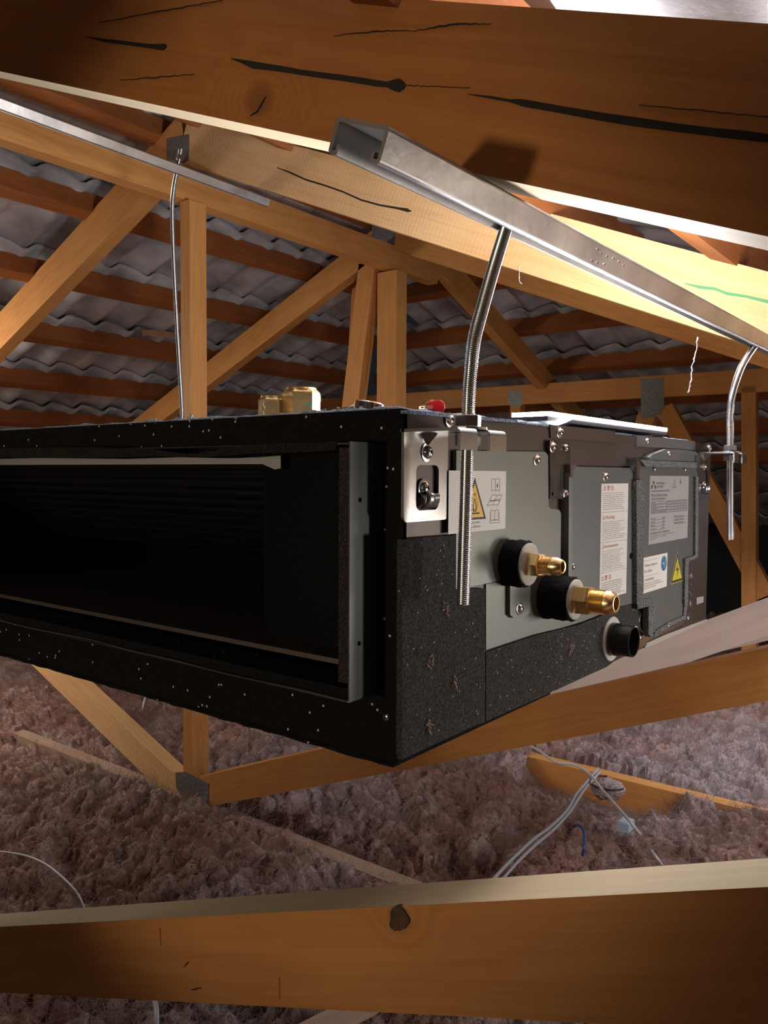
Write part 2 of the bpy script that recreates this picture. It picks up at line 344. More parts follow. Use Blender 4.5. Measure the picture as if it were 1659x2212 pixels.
def slope(name, base, down, along, s0, n_c, w_rng, clip):
    """one roof slope of wavy concrete tiles laid in overlapping courses"""
    g = 0.356; down = Vector(down).normalized(); along = Vector(along); nrm = along.cross(down); 
    if nrm.z < 0: nrm = -nrm
    bm = bmesh.new()
    w0, w1 = w_rng; st = 0.0165; nw = int((w1-w0)/st)
    for k in range(n_c):
        sA = s0 + k*g - 0.03; sB = s0 + (k+1)*g + 0.045
        ss = [sA, sA+0.004, sA+0.12, sA+0.24, sB-0.004, sB]
        grid = {}
        for side in (0, 1):
            for i, s in enumerate(ss):
                f = (s-sA)/(sB-sA)
                for j in range(nw+1):
                    wv = w0 + j*st; lo, hi = clip(s); wc = min(max(wv, lo), hi)
                    ph = wc/0.152*2*math.pi
                    prof = 0.013*math.sin(ph) + 0.004*math.sin(2*ph+0.7)
                    tile = math.floor(wc/0.304 + k*0.5); jig = 0.002*math.sin(tile*12.9898+k*78.2)
                    h = 0.066 + 0.006 + 0.030*f + prof + jig + (0.017 if side else 0)
                    if i in (0, 5): h += (0.002 if not side else -0.003)
                    grid[side, i, j] = bm.verts.new(Vector(base) + down*s + along*wc + nrm*h)
        for j in range(nw):
            lo, hi = clip(ss[2])
            if w0+(j+1)*st < lo-0.02 or w0+j*st > hi+0.02: continue
            for i in range(5):
                bm.faces.new((grid[0, i, j], grid[0, i, j+1], grid[0, i+1, j+1], grid[0, i+1, j]))
                bm.faces.new((grid[1, i, j], grid[1, i+1, j], grid[1, i+1, j+1], grid[1, i, j+1]))
            bm.faces.new((grid[0, 0, j], grid[1, 0, j], grid[1, 0, j+1], grid[0, 0, j+1]))
            bm.faces.new((grid[0, 5, j], grid[0, 5, j+1], grid[1, 5, j+1], grid[1, 5, j]))
    for v in [v for v in bm.verts if not v.link_faces]: bm.verts.remove(v)
    o = obj(name, bm, M_TILE, smooth=True); o['kind'] = 'structure'
    o.data.set_sharp_from_angle(angle=0.7)
cs = math.sqrt(1+PIT*PIT)
G = 0.356; GH = G/cs
def cf(s): return (-3.2, RX + s/cs)
slope('ceiling', (0, RY, RZ), (0, 1, -PIT), (1, 0, 0), 0.06+0.0, 11, (-3.2, 5.3), cf)            # far slope
slope('ceiling', (0, RY, RZ), (0, -1, -PIT), (1, 0, 0), 0.06, 11, (-3.2, 5.3), cf)               # slope overhead
def ch(s): return (RY - s/cs, RY + s/cs)
slope('ceiling', (RX, 0, RZ), (1, 0, -PIT), (0, 1, 0), 0.06, 10, (-2.2, 5.2), ch)                # hip end

far_lab = ['highest red-brown batten on the far roof slope, mostly behind the ridge runner', 'second batten down the far roof slope, just under the ridge runner',
  'third batten down the far slope, crossing behind the slim post', 'fourth batten down the far slope, with a small metal strap tacked to it',
  'fifth batten down the far slope, low behind the left rafters', 'lowest clearly lit batten on the far slope, just above the unit',
  'seventh batten down the far slope, half hidden by the unit top', 'eighth batten low on the far slope near the eaves', 'ninth batten down the far slope, at the eaves end', 'tenth batten at the very foot of the far slope']
for k in range(10):
    s = 0.06+G*k; yy = RY + s/cs; zz = RZ - s/cs*PIT
    x1 = RX + s/cs - 0.02
    d = Vector((0, 1, -PIT)).normalized(); n = Vector((0, PIT, 1)).normalized()
    p = Vector((0, yy, zz)) + n*0.0325
    o = beam('roof_batten', Vector((-2.6, p.y, p.z)), Vector((x1, p.y, p.z)), -d, 0.045, 0.065, M_BATTEN)
    o.matrix_basis = o.matrix_basis; tag(o, far_lab[k], 'batten', 'roof battens')
near_lab = ['highest batten on the near slope, beside the ridge at the top left', 'second batten down the near slope, above the second truss chord', 'third batten down the near slope, crossing above the channel at top left',
  'fourth batten down the near slope, above the wide top timber', 'fifth batten down the near slope, glimpsed between the two sloping timbers', 'sixth batten down the near slope, seen between the timbers at the right', 'seventh batten down the near slope, at the upper right edge', 'lowest batten built on the near slope, beside the right frame edge']
for k in range(8):
    s = 0.06+G*k; yy = RY - s/cs; zz = RZ - s/cs*PIT
    d = Vector((0, -1, -PIT)).normalized(); n = Vector((0, -PIT, 1)).normalized()
    p = Vector((0, yy, zz)) + n*0.0325
    o = beam('roof_batten', Vector((-2.6, p.y, p.z)), Vector((RX+s/cs-0.02, p.y, p.z)), -d, 0.045, 0.065, M_BATTEN)
    tag(o, near_lab[k], 'batten', 'roof battens')
hip_lab = ['short topmost batten of the hip end, by the end of the ridge', 'second batten down the hip end, right of the dark hip rafter', 'third batten down the dim hip end, above the flat girder timber', 'fourth batten of the hip end, resting just above the girder timber',
  'fifth batten of the hip end, behind the girder truss posts', 'sixth batten low in the dark hip end', 'seventh batten near the foot of the hip end']
for k in range(7):
    s = 0.06+G*k; xx = RX + s/cs; zz = RZ - s/cs*PIT
    d = Vector((1, 0, -PIT)).normalized(); n = Vector((PIT, 0, 1)).normalized()
    p = Vector((xx, 0, zz)) + n*0.0325; ww = s/cs - 0.02
    o = beam('roof_batten', Vector((p.x, RY-max(ww, 0.05), p.z)), Vector((p.x, RY+max(ww, 0.05), p.z)), -d, 0.045, 0.065, M_BATTEN)
    tag(o, hip_lab[k], 'batten', 'roof battens')

# ------------------------------------------------------------------ trusses
def plate(parent, x, pts, th=0.0012):
    bm = bmesh.new(); prism(bm, pts, 0, x, x-th)
    return obj('nail_plate', bm, M_NAILP, parent)
T = 0.045
def truss(x0, label, th=T, zoff=0.0, mats=(M_WOOD, M_WOOD), post=True, full=True):
    r = thing('roof_truss', label, 'roof truss', (x0, RY, FLOOR))
    hz = 0.115; v = hz/2
    near = lambda y: 0.29 + 0.410*y - v + zoff
    far = lambda y: near(RY) - 0.415*(y-RY)
    hp = hz/math.sqrt(1+0.41**2)
    o1 = beam('top_chord', (x0, -2.45, near(-2.45)), (x0, RY+0.02, near(RY+0.02)), NX, th, hp, mats[0], r)
    o2 = beam('top_chord', (x0, RY+0.0, far(RY+0.02)-0.004), (x0, 5.3, far(5.3)), NX, th, hp, mats[1], r)
    return r, o1, o2
# nearest truss
M_T0 = wood('knotty_pine', (0.52, 0.215, 0.055), (0.34, 0.115, 0.025), rings=7, seed=3.0)
t0 = thing('roof_truss', 'nearest roof truss, its broad orange top chord and web crossing in front', 'roof truss', (0.013, RY, FLOOR))
x0 = 0.013
def zt(y): return 0.2895+0.399*y
def zb(y): return 0.178+0.398*y
def zm(y): return (zt(y)+zb(y))/2
HP = 0.1115*math.cos(math.atan(0.399))
A0 = Vector((x0, -1.6, zm(-1.6))); A1 = Vector((x0, 1.42, zm(1.42)))
ax0 = (A1-A0).normalized(); az0 = ax0.cross(Vector((1, 0, 0)))
kn = P(560, 215, 0, x0); kl = (kn-A0); kx = kl.dot(ax0); kz = kl.dot(az0)
M_T0K = wood('knotty_pine', (0.50, 0.205, 0.05), (0.33, 0.115, 0.026), rings=7, knots=((kx, kz, 0.016, 0.9),), seed=3.0)
tc0 = beam('top_chord', A0, A1, NX, T, HP, M_T0K, t0, bev=0.0025, edge=M_LITEDGE)
beam('top_chord', (x0, 1.42, zm(1.42)), (x0, 4.6, zm(1.42)-0.41*3.18), NX, T, HP, M_WOOD, t0)
def wz(y): return -0.4055-0.3835*y            # centre of lower web
B0 = Vector((x0, 1.36, wz(1.36))); B1 = Vector((x0, -1.0, wz(-1.0)))
bx0 = (B1-B0).normalized(); bz0 = bx0.cross(Vector((1, 0, 0)))
kb = P(862, 1985, 0, x0)-B0
M_T0W = wood('web_pine', (0.56, 0.26, 0.085), (0.38, 0.15, 0.04), rings=5, knots=((kb.dot(bx0), kb.dot(bz0), 0.010, 0.5),), seed=8.0)
tw0 = beam('web', B0, B1, NX, 0.045, 0.0775, M_T0W, t0, bev=0.003, edge=M_LITEDGE)
beam('web', (x0, 1.44, -0.93), (x0, 3.2, -0.93+0.36*1.76), NX, 0.045, 0.075, M_WOOD, t0)
beam('king_post', (x0, 1.40, -0.86), (x0, 1.40, 0.66), NX, 0.09, 0.035, M_WOOD, t0)
beam('bottom_chord', (x0, -2.4, -0.985), (x0, 5.2, -0.985), NX, T, 0.09, M_WOOD, t0)
# resin cracks and the bark-edged knot on the near truss
def streak(pts, parent, m=M_CRACK, plane=x0, name='crack', proud=0.0006):
    """pts: (px, py, half width in px) along the mark"""
    bm = bmesh.new(); up = []; dn = []
    for (px, py, hw) in pts:
        up.append(P(px, py-hw, 0, plane-proud)); dn.append(P(px, py+hw, 0, plane-proud))
    out = [(v.y, v.z) for v in up] + [(v.y, v.z) for v in dn[::-1]]
    prism(bm, out, 0, plane+0.001, plane-proud)
    return obj(name, bm, m, parent)
def jag(p0, p1, w0, w1, wmid, n=26, bend=0.0):
    o = []
    for i in range(n+1):
        t = i/n; e = w0+(wmid-w0)*min(1, t*2) if t < .5 else wmid+(w1-wmid)*(t-.5)*2
        o.append((p0[0]+(p1[0]-p0[0])*t, p0[1]+(p1[1]-p0[1])*t+bend*math.sin(t*3.14)+random.uniform(-1.2, 1.2), max(0.6, e*random.uniform(.8, 1.2))))
    return o
streak([(184, 79, .6), (200, 82, 2), (225, 87, 3.5), (260, 91, 4), (290, 95, 4), (320, 99, 4.5), (340, 101, 6), (352, 101, 7), (359, 99, 3)], t0)
streak([(498, 126, .8), (520, 132, 4), (545, 140, 8), (575, 144, 7), (610, 149, 6.5), (650, 156, 6), (700, 163, 6.5), (740, 168, 6.5), (780, 174, 7), (815, 180, 7), (835, 182, 6), (850, 184, 12), (862, 184, 15), (872, 184, 8), (876, 185, 1)], t0)
streak([(1010, 203, .6), (1060, 210, 3), (1100, 217, 3), (1130, 222, 8), (1170, 229, 8), (1220, 238, 8), (1300, 252, 9), (1380, 264, 10), (1460, 275, 9), (1540, 285, 9), (1600, 291, 10), (1690, 302, 9)], t0)
streak(jag((720, 78), (900, 66), .5, .5, 1.6, bend=-4) , t0)
streak(jag((900, 66), (1060, 52), .5, .4, 2.2, bend=-6), t0)
streak(jag((215, 48), (480, 0), .4, .5, 1.2), t0)
streak(jag((260, 173), (420, 160), .4, .4, 1.3), t0)
streak(jag((876, 184), (1015, 190), .8, .4, .8), t0)
streak(jag((1380, 226), (1659, 252), .4, .4, 1.0), t0)
streak([(540, 250, 1), (556, 240, 2.5), (566, 222, 3), (574, 208, 1)], t0)
bm = bmesh.new(); c = P(863, 1984, 0, x0); out = []
for i in range(22):
    a = i/22*2*math.pi; rr = 1+0.12*math.sin(3*a+1)+random.uniform(-.06, .06)
    q = P(863+21*rr*math.cos(a), 1984+27*rr*math.sin(a), 0, x0); out.append((q.y, q.z))
prism(bm, out, 0, x0+0.002, x0-0.0012)
obj('knot', bm, M_BARK, t0)
for q in [((408, 2078), (396, 2090), 2), ((412, 2139), (436, 2134), 2), ((603, 2110), (604, 2160), .8), ((345, 2005), (347, 2040), 1.2)]:
    streak(jag(q[0], q[1], .5, .5, q[2], n=8), t0)

# second truss, just behind the unit
x1 = 0.913
t1 = thing('roof_truss', 'second roof truss, with the brightly lit sawn top chord behind the unit', 'roof truss', (x1, RY, FLOOR))
z1t = lambda y: 0.291+0.418*y
z1b = lambda y: 0.160+0.437*y
z1 = lambda y: (z1t(y)+z1b(y))/2
beam('top_chord', (x1, -2.4, z1(-2.4)), (x1, 1.40, z1(1.40)), NX, T, 0.112, M_WOOD2, t1)
beam('top_chord', (x1, 1.40, z1(1.40)+0.012), (x1, 4.8, z1(1.40)+0.012-0.420*3.40), NX, T, 0.112, M_WOOD, t1)
streak([(598, 362, .8), (625, 372, 2), (660, 388, 2), (700, 400, 2), (740, 414, 2), (780, 432, 2), (820, 443, 2), (860, 450, 2.4), (880, 454, 4), (888, 456, 1)], t1, plane=x1)
streak([(1478, 612, 1), (1510, 620, 3.5), (1545, 624, 3), (1570, 634, 3.5), (1610, 640, 3), (1660, 652, 4)], t1, M_GREENP, plane=x1, name='pencil_mark')
m1 = lambda y: -0.332-0.3885*y-0.043
beam('web', (x1, 1.33, m1(1.33)), (x1, -0.9, m1(-0.9)), NX, T, 0.080, M_WOOD, t1)
beam('web', (x1, 1.40, -0.935), (x1, 3.35, -0.935+0.372*1.95), NX, T, 0.080, M_WOOD2, t1)
beam('king_post', (x1, 1.393, -0.88), (x1, 1.393, 0.665), NX, 0.055, 0.038, M_WOOD, t1)
beam('bottom_chord', (x1, -2.4, -0.982), (x1, 5.2, -0.982), NX, T, 0.09, M_DUSTY, t1)
pl = [P(q[0], q[1], 0, x1-0.001) for q in ((379, 1668), (404, 1668), (450, 1692), (450, 1732), (425, 1752), (402, 1736), (380, 1700))]
plate(t1, x1, [(q.y, q.z) for q in pl])
pl = [P(q[0], q[1], 0, x1-0.001) for q in ((360, 300), (408, 290), (408, 345), (398, 352), (360, 345))]
plate(t1, x1, [(q.y, q.z) for q in pl])
# third truss
x2 = 1.813
t2 = thing('roof_truss', 'third roof truss with a slim centre post and splayed webs, left of the bent rod', 'roof truss', (x2, RY, FLOOR))
z2 = lambda y: 0.215+0.41*y
beam('top_chord', (x2, -2.4, z2(-2.4)), (x2, 1.42, z2(1.42)), NX, T, 0.095, M_WOOD, t2)
beam('top_chord', (x2, 1.42, z2(1.42)), (x2, 4.9, z2(1.42)-0.438*3.48), NX, T, 0.095, M_WOOD, t2)
a = P(836, 585, 0, x2); beam('king_post', (x2, a.y, -0.9), (x2, a.y, 0.665), NX, 0.06, 0.085, M_WOOD, t2)
a = P(792, 570, 0, x2); c = P(755, 880, 0, x2); d_ = (c-a)
beam('web', a, c+d_*0.6, NX, T, 0.075, M_WOOD, t2)
a = P(818, 580, 0, x2+0.2); c = P(790, 860, 0, x2+0.2)
beam('web', (a.x-0.12, a.y, a.z), (c.x-0.12, c.y, c.z-0.3), NX, T, 0.05, M_WOOD, t2)
a = P(900, 800, 0, x2); 
beam('web', (x2, 1.33, m1(1.33)), (x2, -0.9, m1(-0.9)), NX, T, 0.075, M_GREYPINE, t2)
beam('web', (x2, 1.46, -0.935), (x2, 3.35, -0.935+0.372*1.95), NX, T, 0.080, M_WOOD, t2)
beam('bottom_chord', (x2, -2.4, -0.982), (x2, 5.2, -0.982), NX, T, 0.09, M_WOOD, t2)
pl = [P(q[0], q[1], 0, x2-0.001) for q in ((803, 486), (855, 492), (852, 530), (803, 522))]
plate(t2, x2, [(q.y, q.z) for q in pl])
# flat-topped girder truss at the hip
x3 = 3.0
t3 = thing('roof_truss', 'flat-topped girder truss far back under the hip end', 'roof truss', (x3, RY, FLOOR))
beam('top_chord', (x3, -1.2, 0.335), (x3, 3.9, 0.335), NX, T, 0.092, M_WOOD, t3)
for px0, py0, px1_, py1_, hh in ((1113, 875, 1113, 1300, .055), (1617, 835, 1617, 1420, .055), (1432, 880, 1650, 1290, .075), (1395, 895, 1290, 1180, .075)):
    a = P(px0, py0, 0, x3); c = P(px1_, py1_, 0, x3)
    if hh > .06: a.x += .012; c.x += .012
    beam('web', a, c, NX, T, hh, M_WOOD, t3)
beam('bottom_chord', (x3, -2.4, -0.982), (x3, 5.2, -0.982), NX, T, 0.09, M_WOOD, t3)
for qs in (((1384, 818), (1434, 816), (1434, 880), (1425, 895), (1385, 905)), ((1098, 845), (1128, 845), (1128, 876), (1098, 876))):
    pl = [P(q[0], q[1], 0, x3-0.001) for q in qs]; plate(t3, x3, [(q.y, q.z) for q in pl])
# rafters of the hip end
o = beam('hip_rafter', (2.115, 1.40, 0.777), (5.0, 1.40, 0.80-0.42*2.94), NY, T, 0.09, M_WOOD)
tag(o, 'dim rafter running down the middle of the hip end from the ridge runner', 'rafter')
o = beam('ridge_runner', (-2.5, 1.40, 0.706), (2.10, 1.40, 0.714), NY, 0.045, 0.083, M_WOOD)
tag(o, 'long orange timber under the ridge, running past the post and diagonals', 'timber')
# pale brace low behind the unit at the right
a = P(1320, 1452, 0, 1.70); c = P(1665, 1330, 0, 1.70)
o = beam('brace', a + (a-c)*1.0, c+(c-a)*0.8, NX, 0.035, 0.085, M_GREYPINE); tag(o, 'pale dusty brace passing behind the lower right corner of the unit', 'brace')

# metal strap on a far batten
a = P(310, 712, 1, 2.36); 
st = thing('metal_strap', 'small perforated metal strap tacked to the fourth far batten', 'strap', a)
bm = bmesh.new(); q = [P(x, y, 1, 2.34) for x, y in ((306, 714), (326, 712), (378, 718), (380, 731), (328, 727), (318, 722), (310, 727))]
prism(bm, [(v.x, v.z) for v in q], 1, 2.34, 2.343); obj('strap_plate', bm, M_GALV, st)

# ------------------------------------------------------------------ loose wool insulation
import time
def dist_seg(px, py, ax, ay, bx, by):
    t = max(0, min(1, ((px-ax)*(bx-ax)+(py-ay)*(by-ay))/((bx-ax)**2+(by-ay)**2)))
    return math.hypot(px-ax-t*(bx-ax), py-ay-t*(by-ay))
lin = lambda a, b_, n: [a+(b_-a)*i/(n-1) for i in range(n)]
xs = lin(-0.7, 0.0, 60) + lin(0.006, 1.9, 470) + lin(1.908, 3.0, 150) + lin(3.03, 4.9, 40)
ys = lin(-1.3, -0.25, 50) + lin(-0.24, 1.8, 470) + lin(1.808, 3.4, 190) + lin(3.44, 5.4, 40)
def wool_h(x, y):
    v = Vector((x, y, 0))
    h = -0.925 + 0.035*noise.fractal(v*2.1, 1.0, 2.0, 3) + 0.018*noise.noise(v*7)
    # billows
    d1 = noise.voronoi(v*13+Vector((0, 0, 3)))[0][0]; d2 = noise.voronoi(v*31)[0][0]; d3 = noise.voronoi(v*67)[0][0]
    amp = 1.0 if x < 1.3 else 0.8
    h += amp*(0.060*(0.22-d1*d1) + 0.040*(0.22-d2*d2) + 0.020*(0.22-d3*d3)) + 0.004*noise.fractal(v*80, 0.8, 2.0, 3)
    # mounds
    h += 0.055*math.exp(-((x-0.62)**2+(y-0.82)**2)/0.03)
    h += 0.04*math.exp(-((x-0.75)**2+(y-1.5)**2)/0.06)
    # exposed bottom chords and swept board
    if 0.90 < x < 1.0 and 0.70 < y < 1.26: h -= 0.10*min(1, (0.05-abs(x-0.935))/0.02 if abs(x-0.935) < .05 else 0)
    wob = 0.03*noise.noise(v*9)
    ex = ((x-1.73)/0.13)**2+((y-0.60+wob)/0.25)**2
    if ex < 1.3: h -= 0.12*max(0, min(1, (1.3-ex)/0.35))
    if x > 1.80 and x < 1.90 and -0.3 < y < 0.85: h -= 0.05
    if y > 1.35 and y < 2.3 and 0.89 < x < 0.98: h -= 0.06
    return h
bm = bmesh.new(); rows = []
for x in xs:
    row = []
    for y in ys:
        v = Vector((x, y, 0)); nv = noise.noise_vector(v*16)*0.015 + noise.noise_vector(v*45)*0.0065 + noise.noise_vector(v*130)*0.0035
        row.append(bm.verts.new((x+nv.x, y+nv.y, max(wool_h(x, y), FLOOR+0.004)+nv.z*0.5)))
    rows.append(row)
for i in range(len(xs)-1):
    for j in range(len(ys)-1):
        bm.faces.new((rows[i][j], rows[i+1][j], rows[i+1][j+1], rows[i][j+1]))
o = obj('insulation', bm, M_WOOL, smooth=True, keep=True)
tag(o, 'loose pink and grey blown wool insulation covering the ceiling between the trusses', 'insulation'); o['kind'] = 'stuff'
me_ = o.data; vg = o.vertex_groups.new(name='fuzz'); idx = [v.index for v in me_.vertices if -0.2 < v.co.x < 2.6 and -0.6 < v.co.y < 3.2]
vg.add(idx, 1.0, 'REPLACE')
ps = o.modifiers.new('fibres', 'PARTICLE_SYSTEM').particle_system; st_ = ps.settings
st_.type = 'HAIR'; st_.count = 200000; st_.hair_length = 0.009; st_.use_advanced_hair = True; st_.brownian_factor = 0.018
st_.hair_step = 3; st_.display_step = 3; st_.render_step = 3; st_.radius_scale = 0.0009; st_.root_radius = 1.0; st_.tip_radius = 0.3; st_.emit_from = 'FACE'
st_.kink = 'CURL'; st_.kink_amplitude = 0.003; st_.kink_frequency = 1.5
ps.vertex_group_density = 'fuzz'

# ------------------------------------------------------------------ the air conditioner
AC = thing('air_conditioner', 'black slim ducted air conditioning unit hung from threaded rods', 'air conditioner', (0, 0, -0.25))
LX, LY, HZ = 0.732, 1.10, 0.25
def SP(px, py, off=0.0): v = P(px, py, 1, -off); return (v.x, v.z)
def side_panel(name, pts, off, th, m, bev=0.0, parent=AC, label=None, rnd=0.0):
    bm = bmesh.new(); o_ = [SP(x, y, off+th) for x, y in pts]
    prism(bm, o_, 1, -off, -(off+th))
    if bev: bevel(bm, bev, 2)
    return obj(name, bm, m, parent, label=label)
# casing: side, back, top, bottom skins (front stays open behind the frame)
bm = bmesh.new()
box(bm, (0.0, 0.0, -HZ), (LX, 0.004, 0)); box(bm, (LX-0.004, 0.004, -HZ), (LX, LY, 0)); box(bm, (0, LY-0.004, -HZ), (LX-0.004, LY, 0))
box(bm, (0.0, 0.004, -0.004), (LX-0.004, LY-0.004, 0)); box(bm, (0, 0.004, -HZ), (LX-0.004, LY-0.004, -HZ+0.004))
obj('casing', bm, M_CASE, AC)
# front frame wrapped in foam
oy0, oy1, oz0, oz1 = 0.019, 1.075, -0.203, -0.024
bm = bmesh.new()
box(bm, (-0.004, 0.0, oz1), (0.004, LY, 0.002)); box(bm, (-0.004, 0.0, -HZ-0.002), (0.004, LY, oz0))
box(bm, (-0.004, 0.0, oz0), (0.004, oy0, oz1)); box(bm, (-0.004, oy1, oz0), (0.004, LY, oz1))
bevel(bm, 0.0012, 2)
obj('front_foam', bm, M_FOAM, AC)
# foam over the top, wrinkled and worn along its edge
def soft_sheet(name, x0_, x1_, y0_, y1_, z, th, m, nx, ny, amp, sc, parent=AC):
    bm = bmesh.new(); g = {}
    for s_ in (0, 1):
        for i in range(nx+1):
            for j in range(ny+1):
                x = x0_+(x1_-x0_)*i/nx; y = y0_+(y1_-y0_)*j/ny
                e = amp*noise.fractal(Vector((x, y, 0))*sc, 1, 2, 4)
                edge = (i in (0, nx)) or (j in (0, ny))
                xx = x + (amp*1.2*noise.noise(Vector((x, y, 5))*sc*2) if edge else 0)
                g[s_, i, j] = bm.verts.new((xx, y, z if s_ == 0 else z+(th+e)*(0.55 if edge else 1)))
    for i in range(nx):
        for j in range(ny):
            bm.faces.new((g[1, i, j], g[1, i+1, j], g[1, i+1, j+1], g[1, i, j+1])); bm.faces.new((g[0, i, j], g[0, i, j+1], g[0, i+1, j+1], g[0, i+1, j]))
    for i in range(nx):
        bm.faces.new((g[0, i, 0], g[0, i+1, 0], g[1, i+1, 0], g[1, i, 0])); bm.faces.new((g[0, i, ny], g[1, i, ny], g[1, i+1, ny], g[0, i+1, ny]))
    for j in range(ny):
        bm.faces.new((g[0, 0, j], g[1, 0, j], g[1, 0, j+1], g[0, 0, j+1])); bm.faces.new((g[0, nx, j], g[0, nx, j+1], g[1, nx, j+1], g[1, nx, j]))
    return obj(name, bm, m, parent, smooth=True)
soft_sheet('top_foam', -0.003, 0.66, 0.003, 1.09, 0.0005, 0.0035, M_FOAMLIT, 90, 200, 0.0016, 60)
soft_sheet('bottom_foam', -0.003, 0.25, 0.006, 1.09, -HZ-0.007, 0.0045, M_FOAM, 30, 180, 0.0025, 30)
# torn foam tufts near the tools
M_TUFT = foam('torn_foam', (0.30, 0.36, 0.44), 0.0, bump=1.0, bscale=900)  # pale blue puts the lamp glow into the black tufts
for cx_, cy_, n_, sp_ in ((0.012, 0.085, 30, 0.010), (0.01, 0.060, 20, 0.006), (0.004, 0.30, 8, 0.004), (0.0, 0.235, 6, 0.003)):
    bm = bmesh.new()
    for i in range(n_):
        p = Vector((cx_+random.gauss(0, sp_*.5), cy_+random.gauss(0, sp_), 0.0035+abs(random.gauss(0, .0014))))
        s_ = random.uniform(.0006, .0018)
        r_ = bmesh.ops.create_icosphere(bm, subdivisions=1, radius=s_, matrix=Matrix.Translation(p) @ Matrix.Rotation(random.random()*3, 4, 'X'))
        for v in r_['verts']: v.co += Vector([random.uniform(-.0006, .0006) for _ in range(3)])
    obj('torn_foam', bm, M_TUFT, AC)
# duct flange: four thin folded lips
FX = -0.037
bm = bmesh.new()
box(bm, (FX, oy0-0.0006, oz0), (0, oy0+0.0006, oz1+0.002)); box(bm, (FX, oy1, oz0), (0, oy1+0.0012, oz1))
box(bm, (FX, oy0, oz0-0.0012), (0, oy1, oz0)); box(bm, (FX, oy0, oz1), (0, oy1, oz1+0.0012))
fl = obj('duct_flange', bm, M_FLANGE, AC)
for px, py in ((778, 1080), (776, 1390)):
    v = P(px, py, 1, oy0-0.0008); bm = bmesh.new(); lathe(bm, [(0, .0016), (.0004, .0016)], frame((v.x, oy0-0.0006, v.z), (0, -1, 0)), 14); obj('hole', bm, M_BLACK, fl)
# folded bright edge of the lower lip, slightly wavy
bm = bmesh.new(); tube(bm, [(FX-0.0004, oy0+(oy1-oy0)*i/60, oz0+0.0006*math.sin(i*.7)+(.0018*math.exp(-((i-17)/2.5)**2))) for i in range(61)], 0.0006, 6); obj('lip_edge', bm, M_BRACKET, fl)
# foam lining inside the flange
bm = bmesh.new(); box(bm, (FX+0.001, oy0+0.001, oz0+0.012), (0.002, oy0+0.0105, oz1-0.002)); bevel(bm, .001)
obj('flange_foam', bm, foam('brown_foam', (0.030, 0.023, 0.022), 0.03, speck_scale=700, speck_col=(.2, .16, .15)), AC)
bm = bmesh.new(); box(bm, (FX+0.002, oy0+0.001, oz0+0.0002), (0.004, oy1, oz0+0.008)); bevel(bm, .001); obj('flange_foam', bm, M_FOAM, AC)
# sagging foam strip under the upper lip
bm = bmesh.new(); top = []; bot = []
ctrl = [(0, 968, 988), (200, 966, 990), (330, 970, 985), (400, 980, 988), (440, 978, 988), (480, 970, 985), (560, 960, 979), (620, 957, 978), (680, 956, 976), (728, 953, 972)]
pts = [(P(a_, t_, 0, FX), P(a_, b_, 0, FX)) for a_, t_, b_ in ctrl]
ext = P(0, 968, 0, FX)
allp = [(oy1-0.01, -0.026, -0.033)] + [(a_.y, a_.z, b_.z) for a_, b_ in pts]
out = [(y, zt_) for y, zt_, zb_ in allp] + [(y, zb_) for y, zt_, zb_ in allp[::-1]]
prism(bm, out, 0, FX-0.001, 0.0); obj('flange_foam', bm, foam('strip_foam', (0.016, 0.013, 0.012), 0.02, speck_scale=700), AC)
# inside: light strip, ridged panel, tray, fan block
bm = bmesh.new(); a = P(0, 988, 0, 0.02); b2 = P(0, 1005, 0, 0.02)
out = [(1.05, -0.024), (1.05, -0.0365), (0.165, -0.0365), (0.150, -0.041), (0.143, -0.040), (0.143, -0.024)]
prism(bm, out, 0, 0.020, 0.022); obj('inner_strip', bm, M_STRIPG, AC)
bm = bmesh.new(); N = 90; gr = []
for i in range(N+1):
    t = i/N; z = -0.034 - 0.10*t; xb = 0.05+0.10*(t**1.6); xb -= 0.0028*abs(math.sin(t*math.pi*11))
    gr.append([bm.verts.new((xb, y, z)) for y in (0.10, 1.07)])
for i in range(N): bm.faces.new((gr[i][0], gr[i][1], gr[i+1][1], gr[i+1][0]))
obj('ridged_panel', bm, M_RIDGE, AC, smooth=True)
bm = bmesh.new(); box(bm, (0.0, oy0+0.011, -0.190), (0.30, 1.07, -0.186)); bevel(bm, .001); tr = obj('drip_tray', bm, M_TRAY, AC)
bm = bmesh.new(); box(bm, (0.30, 0.01, -0.245), (0.305, 1.09, -0.005)); box(bm, (0.02, 0.01, -0.024), (0.30, 1.09, -0.020)); box(bm, (0.005, 0.012, -0.245), (0.30, 0.016, -0.01)); obj('inner_lining', bm, M_BLACK, AC)
bm = bmesh.new(); ya, yb = 0.0305, 0.174
out = [(yb, -0.026), (yb, -0.170), (yb-0.003, -0.178), (yb-0.009, -0.184), (yb-0.016, -0.186), (ya, -0.186), (ya, -0.026)]
prism(bm, out, 0, 0.03, 0.26); bevel(bm, .002); obj('fan_housing', bm, simple('matt_black_plastic', (0.003, 0.003, 0.003), 0.7, spec=0.1), AC)
